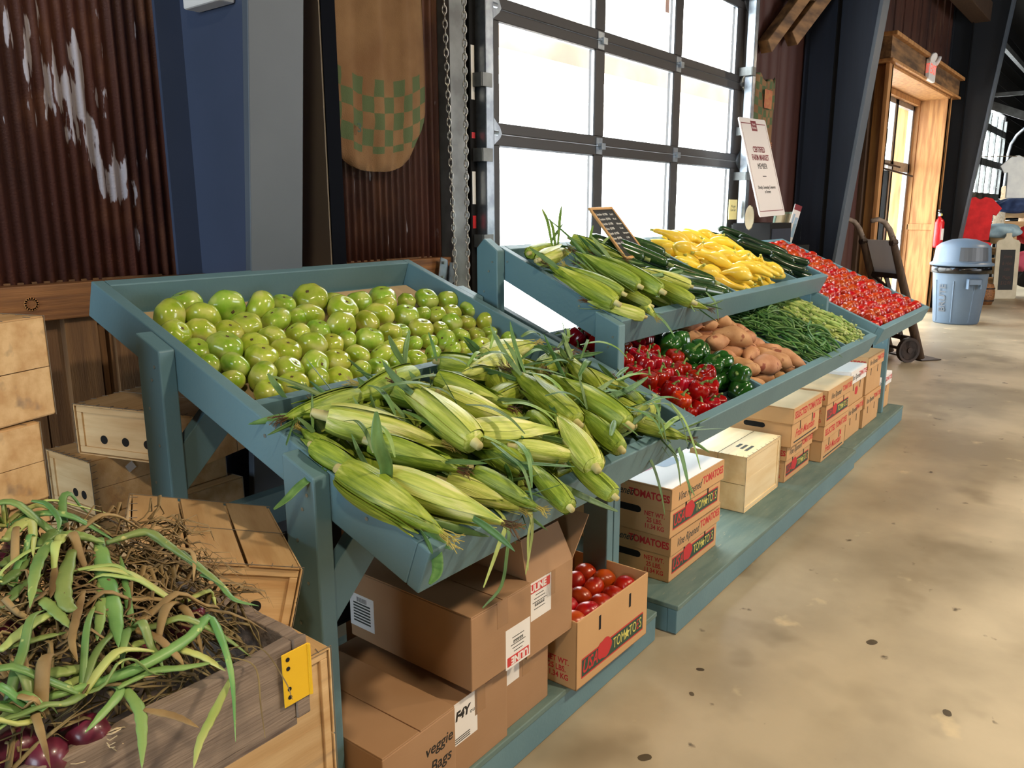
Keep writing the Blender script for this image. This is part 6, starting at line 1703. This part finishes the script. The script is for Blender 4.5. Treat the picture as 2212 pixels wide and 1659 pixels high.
MB().box(-.02, .02, .07, .12, .1, .44).build('bracket', 'iron', t)

# ---------------------------------------------------------------- far right corner
# standing chalkboard with a handle shaped top
t = root('standing_chalkboard', Matrix.Translation((16.5, 1.84, 0)) @ Matrix.Rotation(R(-52), 4, 'Z') @ Matrix.Rotation(R(-4), 4, 'X'), 'cream paddle shaped chalkboard standing on the floor right of the trash can', 'chalkboard')
pts = [(-.21, .03), (-.19, 0), (.19, 0), (.21, .03), (.21, .98), (.18, 1.02), (.08, 1.05), (.05, 1.10), (.05, 1.22), (.03, 1.25), (-.03, 1.25), (-.05, 1.22), (-.05, 1.10), (-.08, 1.05), (-.18, 1.02), (-.21, .98)]
MB().prism(pts, .025).build('board', 'cream_board', t, bevel=.006)
MB().box(-.13, .13, -.003, 0, .16, .86).build('slate', 'slate', t)
for i, (s_, z_) in enumerate((('Shirts', .74), ('& Hats', .62), ('sale', .52), ('Mugs', .38), ('$12.00', .28))): text(s_, .085, 'rust_boards', t, FRONT(0, -.0035, z_), shear=.2, sx=.8)


def cloth_lump(name, T, sx_, sy_, sz_, m, label, seed, cat='shirt'):
    random.seed(seed); mb = MB(); n = 26; prof = []
    for j in range(13):
        a = PI * j / 12; prof.append((max(.001, math.sin(a)), -math.cos(a)))
    o1, o2 = random.uniform(0, 9), random.uniform(0, 9)
    mb.lathe(prof, n, T @ Matrix.Diagonal((sx_, sy_, sz_, 1)), rf=lambda th, f: 1 + .16 * math.sin(3 * th + o1 + 7 * f) + .10 * math.sin(7 * th + o2 - 9 * f))
    o = mb.build(name, m, smooth=True); return tag(o, label, cat)


def slat_crate(T, w, d, h, label, m='pale_wood'):
    t = root('slatted_crate', T, label, 'crate')
    mb = MB()
    for x in (-w / 2, w / 2 - .02): mb.box(x, x + .02, 0, d, 0, h)
    mb.build('end_board', m, t)
    mb = MB()
    for z in (0.0, .37, .74):
        for y in (-.01, d): mb.box(-w / 2, w / 2, y, y + .01, h * z, h * (z + .22))
    mb.box(-w / 2, w / 2, 0, d, 0, .012)
    mb.build('slats', m, t)
    return t


RY = R(-50)
F2 = lambda x, y, z, r=RY: Matrix.Translation((x, y, z)) @ Matrix.Rotation(r, 4, 'Z')
slat_crate(F2(16.9, 1.98, 0), .5, .35, .55, 'slatted crate at the bottom of the tower behind the paddle chalkboard')
slat_crate(F2(16.95, 2.02, .56), .48, .33, .52, 'slatted crate second from the floor in the tower of crates')
slat_crate(F2(17.2, 1.86, 1.09), .5, .33, .42, 'slatted crate third from the floor in the tower of crates')
slat_crate(F2(17.35, 1.80, 1.55), .5, .33, .42, 'slatted crate at the top of the tower, below the hanging white shirt')
cloth_lump('folded_shirts', F2(16.75, 2.05, 1.18), .36, .24, .13, 'sky_cloth', 'pale blue shirts heaped in the crate tower', 3)
cloth_lump('folded_shirts', F2(17.1, 1.92, 1.62), .34, .22, .14, 'blue_cloth', 'dark blue shirts heaped in the crate tower', 4)
cloth_lump('folded_shirts', F2(17.3, 1.62, 1.10), .26, .22, .18, 'red_cloth', 'red cloth spilling from the right side of the crate tower', 5)
cloth_lump('folded_shirts', F2(17.3, 1.66, .62), .22, .2, .2, 'pink_cloth', 'pink cloth low on the crate tower', 6)
cloth_lump('folded_shirts', F2(17.3, 1.60, .33), .2, .2, .18, 'black_cloth', 'black cloth near the floor right of the chalkboard', 7)
cloth_lump('folded_shirts', F2(17.5, 1.62, 1.56), .13, .1, .12, 'yellow_cloth', 'small yellow cloth at the right edge of the crate tower', 8)
# hanging shirts
def tshirt(T, m, label, sc=1.0):
    pts = [(-.22, 0), (.22, 0), (.24, .42), (.30, .40), (.38, .52), (.20, .68), (.08, .70), (0, .66), (-.08, .70), (-.20, .68), (-.38, .52), (-.30, .40), (-.24, .42)]
    mb = MB(); mb.prism([(x * sc, z * sc) for x, z in pts], .03, T); o = mb.build('hanging_shirt', m, bevel=.008); return tag(o, label, 'shirt', None)


tshirt(F2(16.2, 1.78, 1.74), 'white_cloth', 'white shirt pegged to the line above the crates', 1.0)
tshirt(F2(15.2, 2.20, 1.05), 'red_cloth', 'red shirt hanging against the edge of the nearly black column', 1.0)
m = MB(); m.tube([(15.1, 2.3, 2.38), (16.0, 1.95, 2.42), (17.6, 1.0, 2.40)], .006, 5); tag(m.build('shirt_line', 'twine'), 'line carrying the white shirt', 'line')
t = slat_crate(F2(15.0, 2.18, .62), .42, .3, .32, 'wooden crate of red cloth right behind the trash can lid')
slat_crate(F2(15.0, 2.18, 0), .42, .3, .60, 'tall slatted crate on the floor behind the trash can', 'rough_wood')
cloth_lump('folded_shirts', F2(15.0, 2.15, .98), .2, .14, .08, 'red_cloth', 'red cloth lying in the crate behind the trash can lid', 9)
t = root('small_barrel', Matrix.Translation((15.35, 1.98, 0)), 'small brown wooden keg on the floor between trash can and paddle chalkboard', 'keg')
MB().lathe([(.001, 0), (.10, 0), (.13, .12), (.13, .22), (.10, .34), (.001, .34)], 18).build('staves', 'rail_wood', t, smooth=True)
m = MB()
for z in (.07, .27): m.lathe([(.118, z - .01), (.127, z - .01), (.127, z + .012), (.118, z + .012)], 18)
m.build('hoop', 'iron', t)
# knot, stain runs on the floor
mat('stain', (86, 74, 54), .5, (60, 50, 38), 9)
m = MB(); random.seed(9)
for (x, y, r) in [(1.83, .95, .018), (1.70, .80, .014), (1.77, .78, .012), (1.75, .77, .02), (1.72, .74, .026), (1.68, .71, .018), (1.65, .69, .014), (1.62, .67, .012), (1.60, .66, .01), (2.35, 1.02, .012), (2.2, .98, .01), (2.9, .6, .02), (5.3, .2, .05), (5.5, .15, .04), (3.4, -.2, .02), (2.6, .3, .016), (3.1, .0, .014)]:
    n = 14; ph = random.uniform(0, 6)
    m.add([(x, y, .0004)] + [(x + r * (1 + .22 * math.sin(2 * PI * k * 2 / n + ph)) * math.cos(2 * PI * k / n), y + r * (1 + .22 * math.sin(2 * PI * k * 2 / n + ph)) * math.sin(2 * PI * k / n), .0003) for k in range(n)], [(0, k + 1, (k + 1) % n + 1) for k in range(n)])
tag(m.build('floor_stains', 'stain'), 'dark spill marks on the concrete floor in front of the tomato boxes', 'stain', kind='stuff')
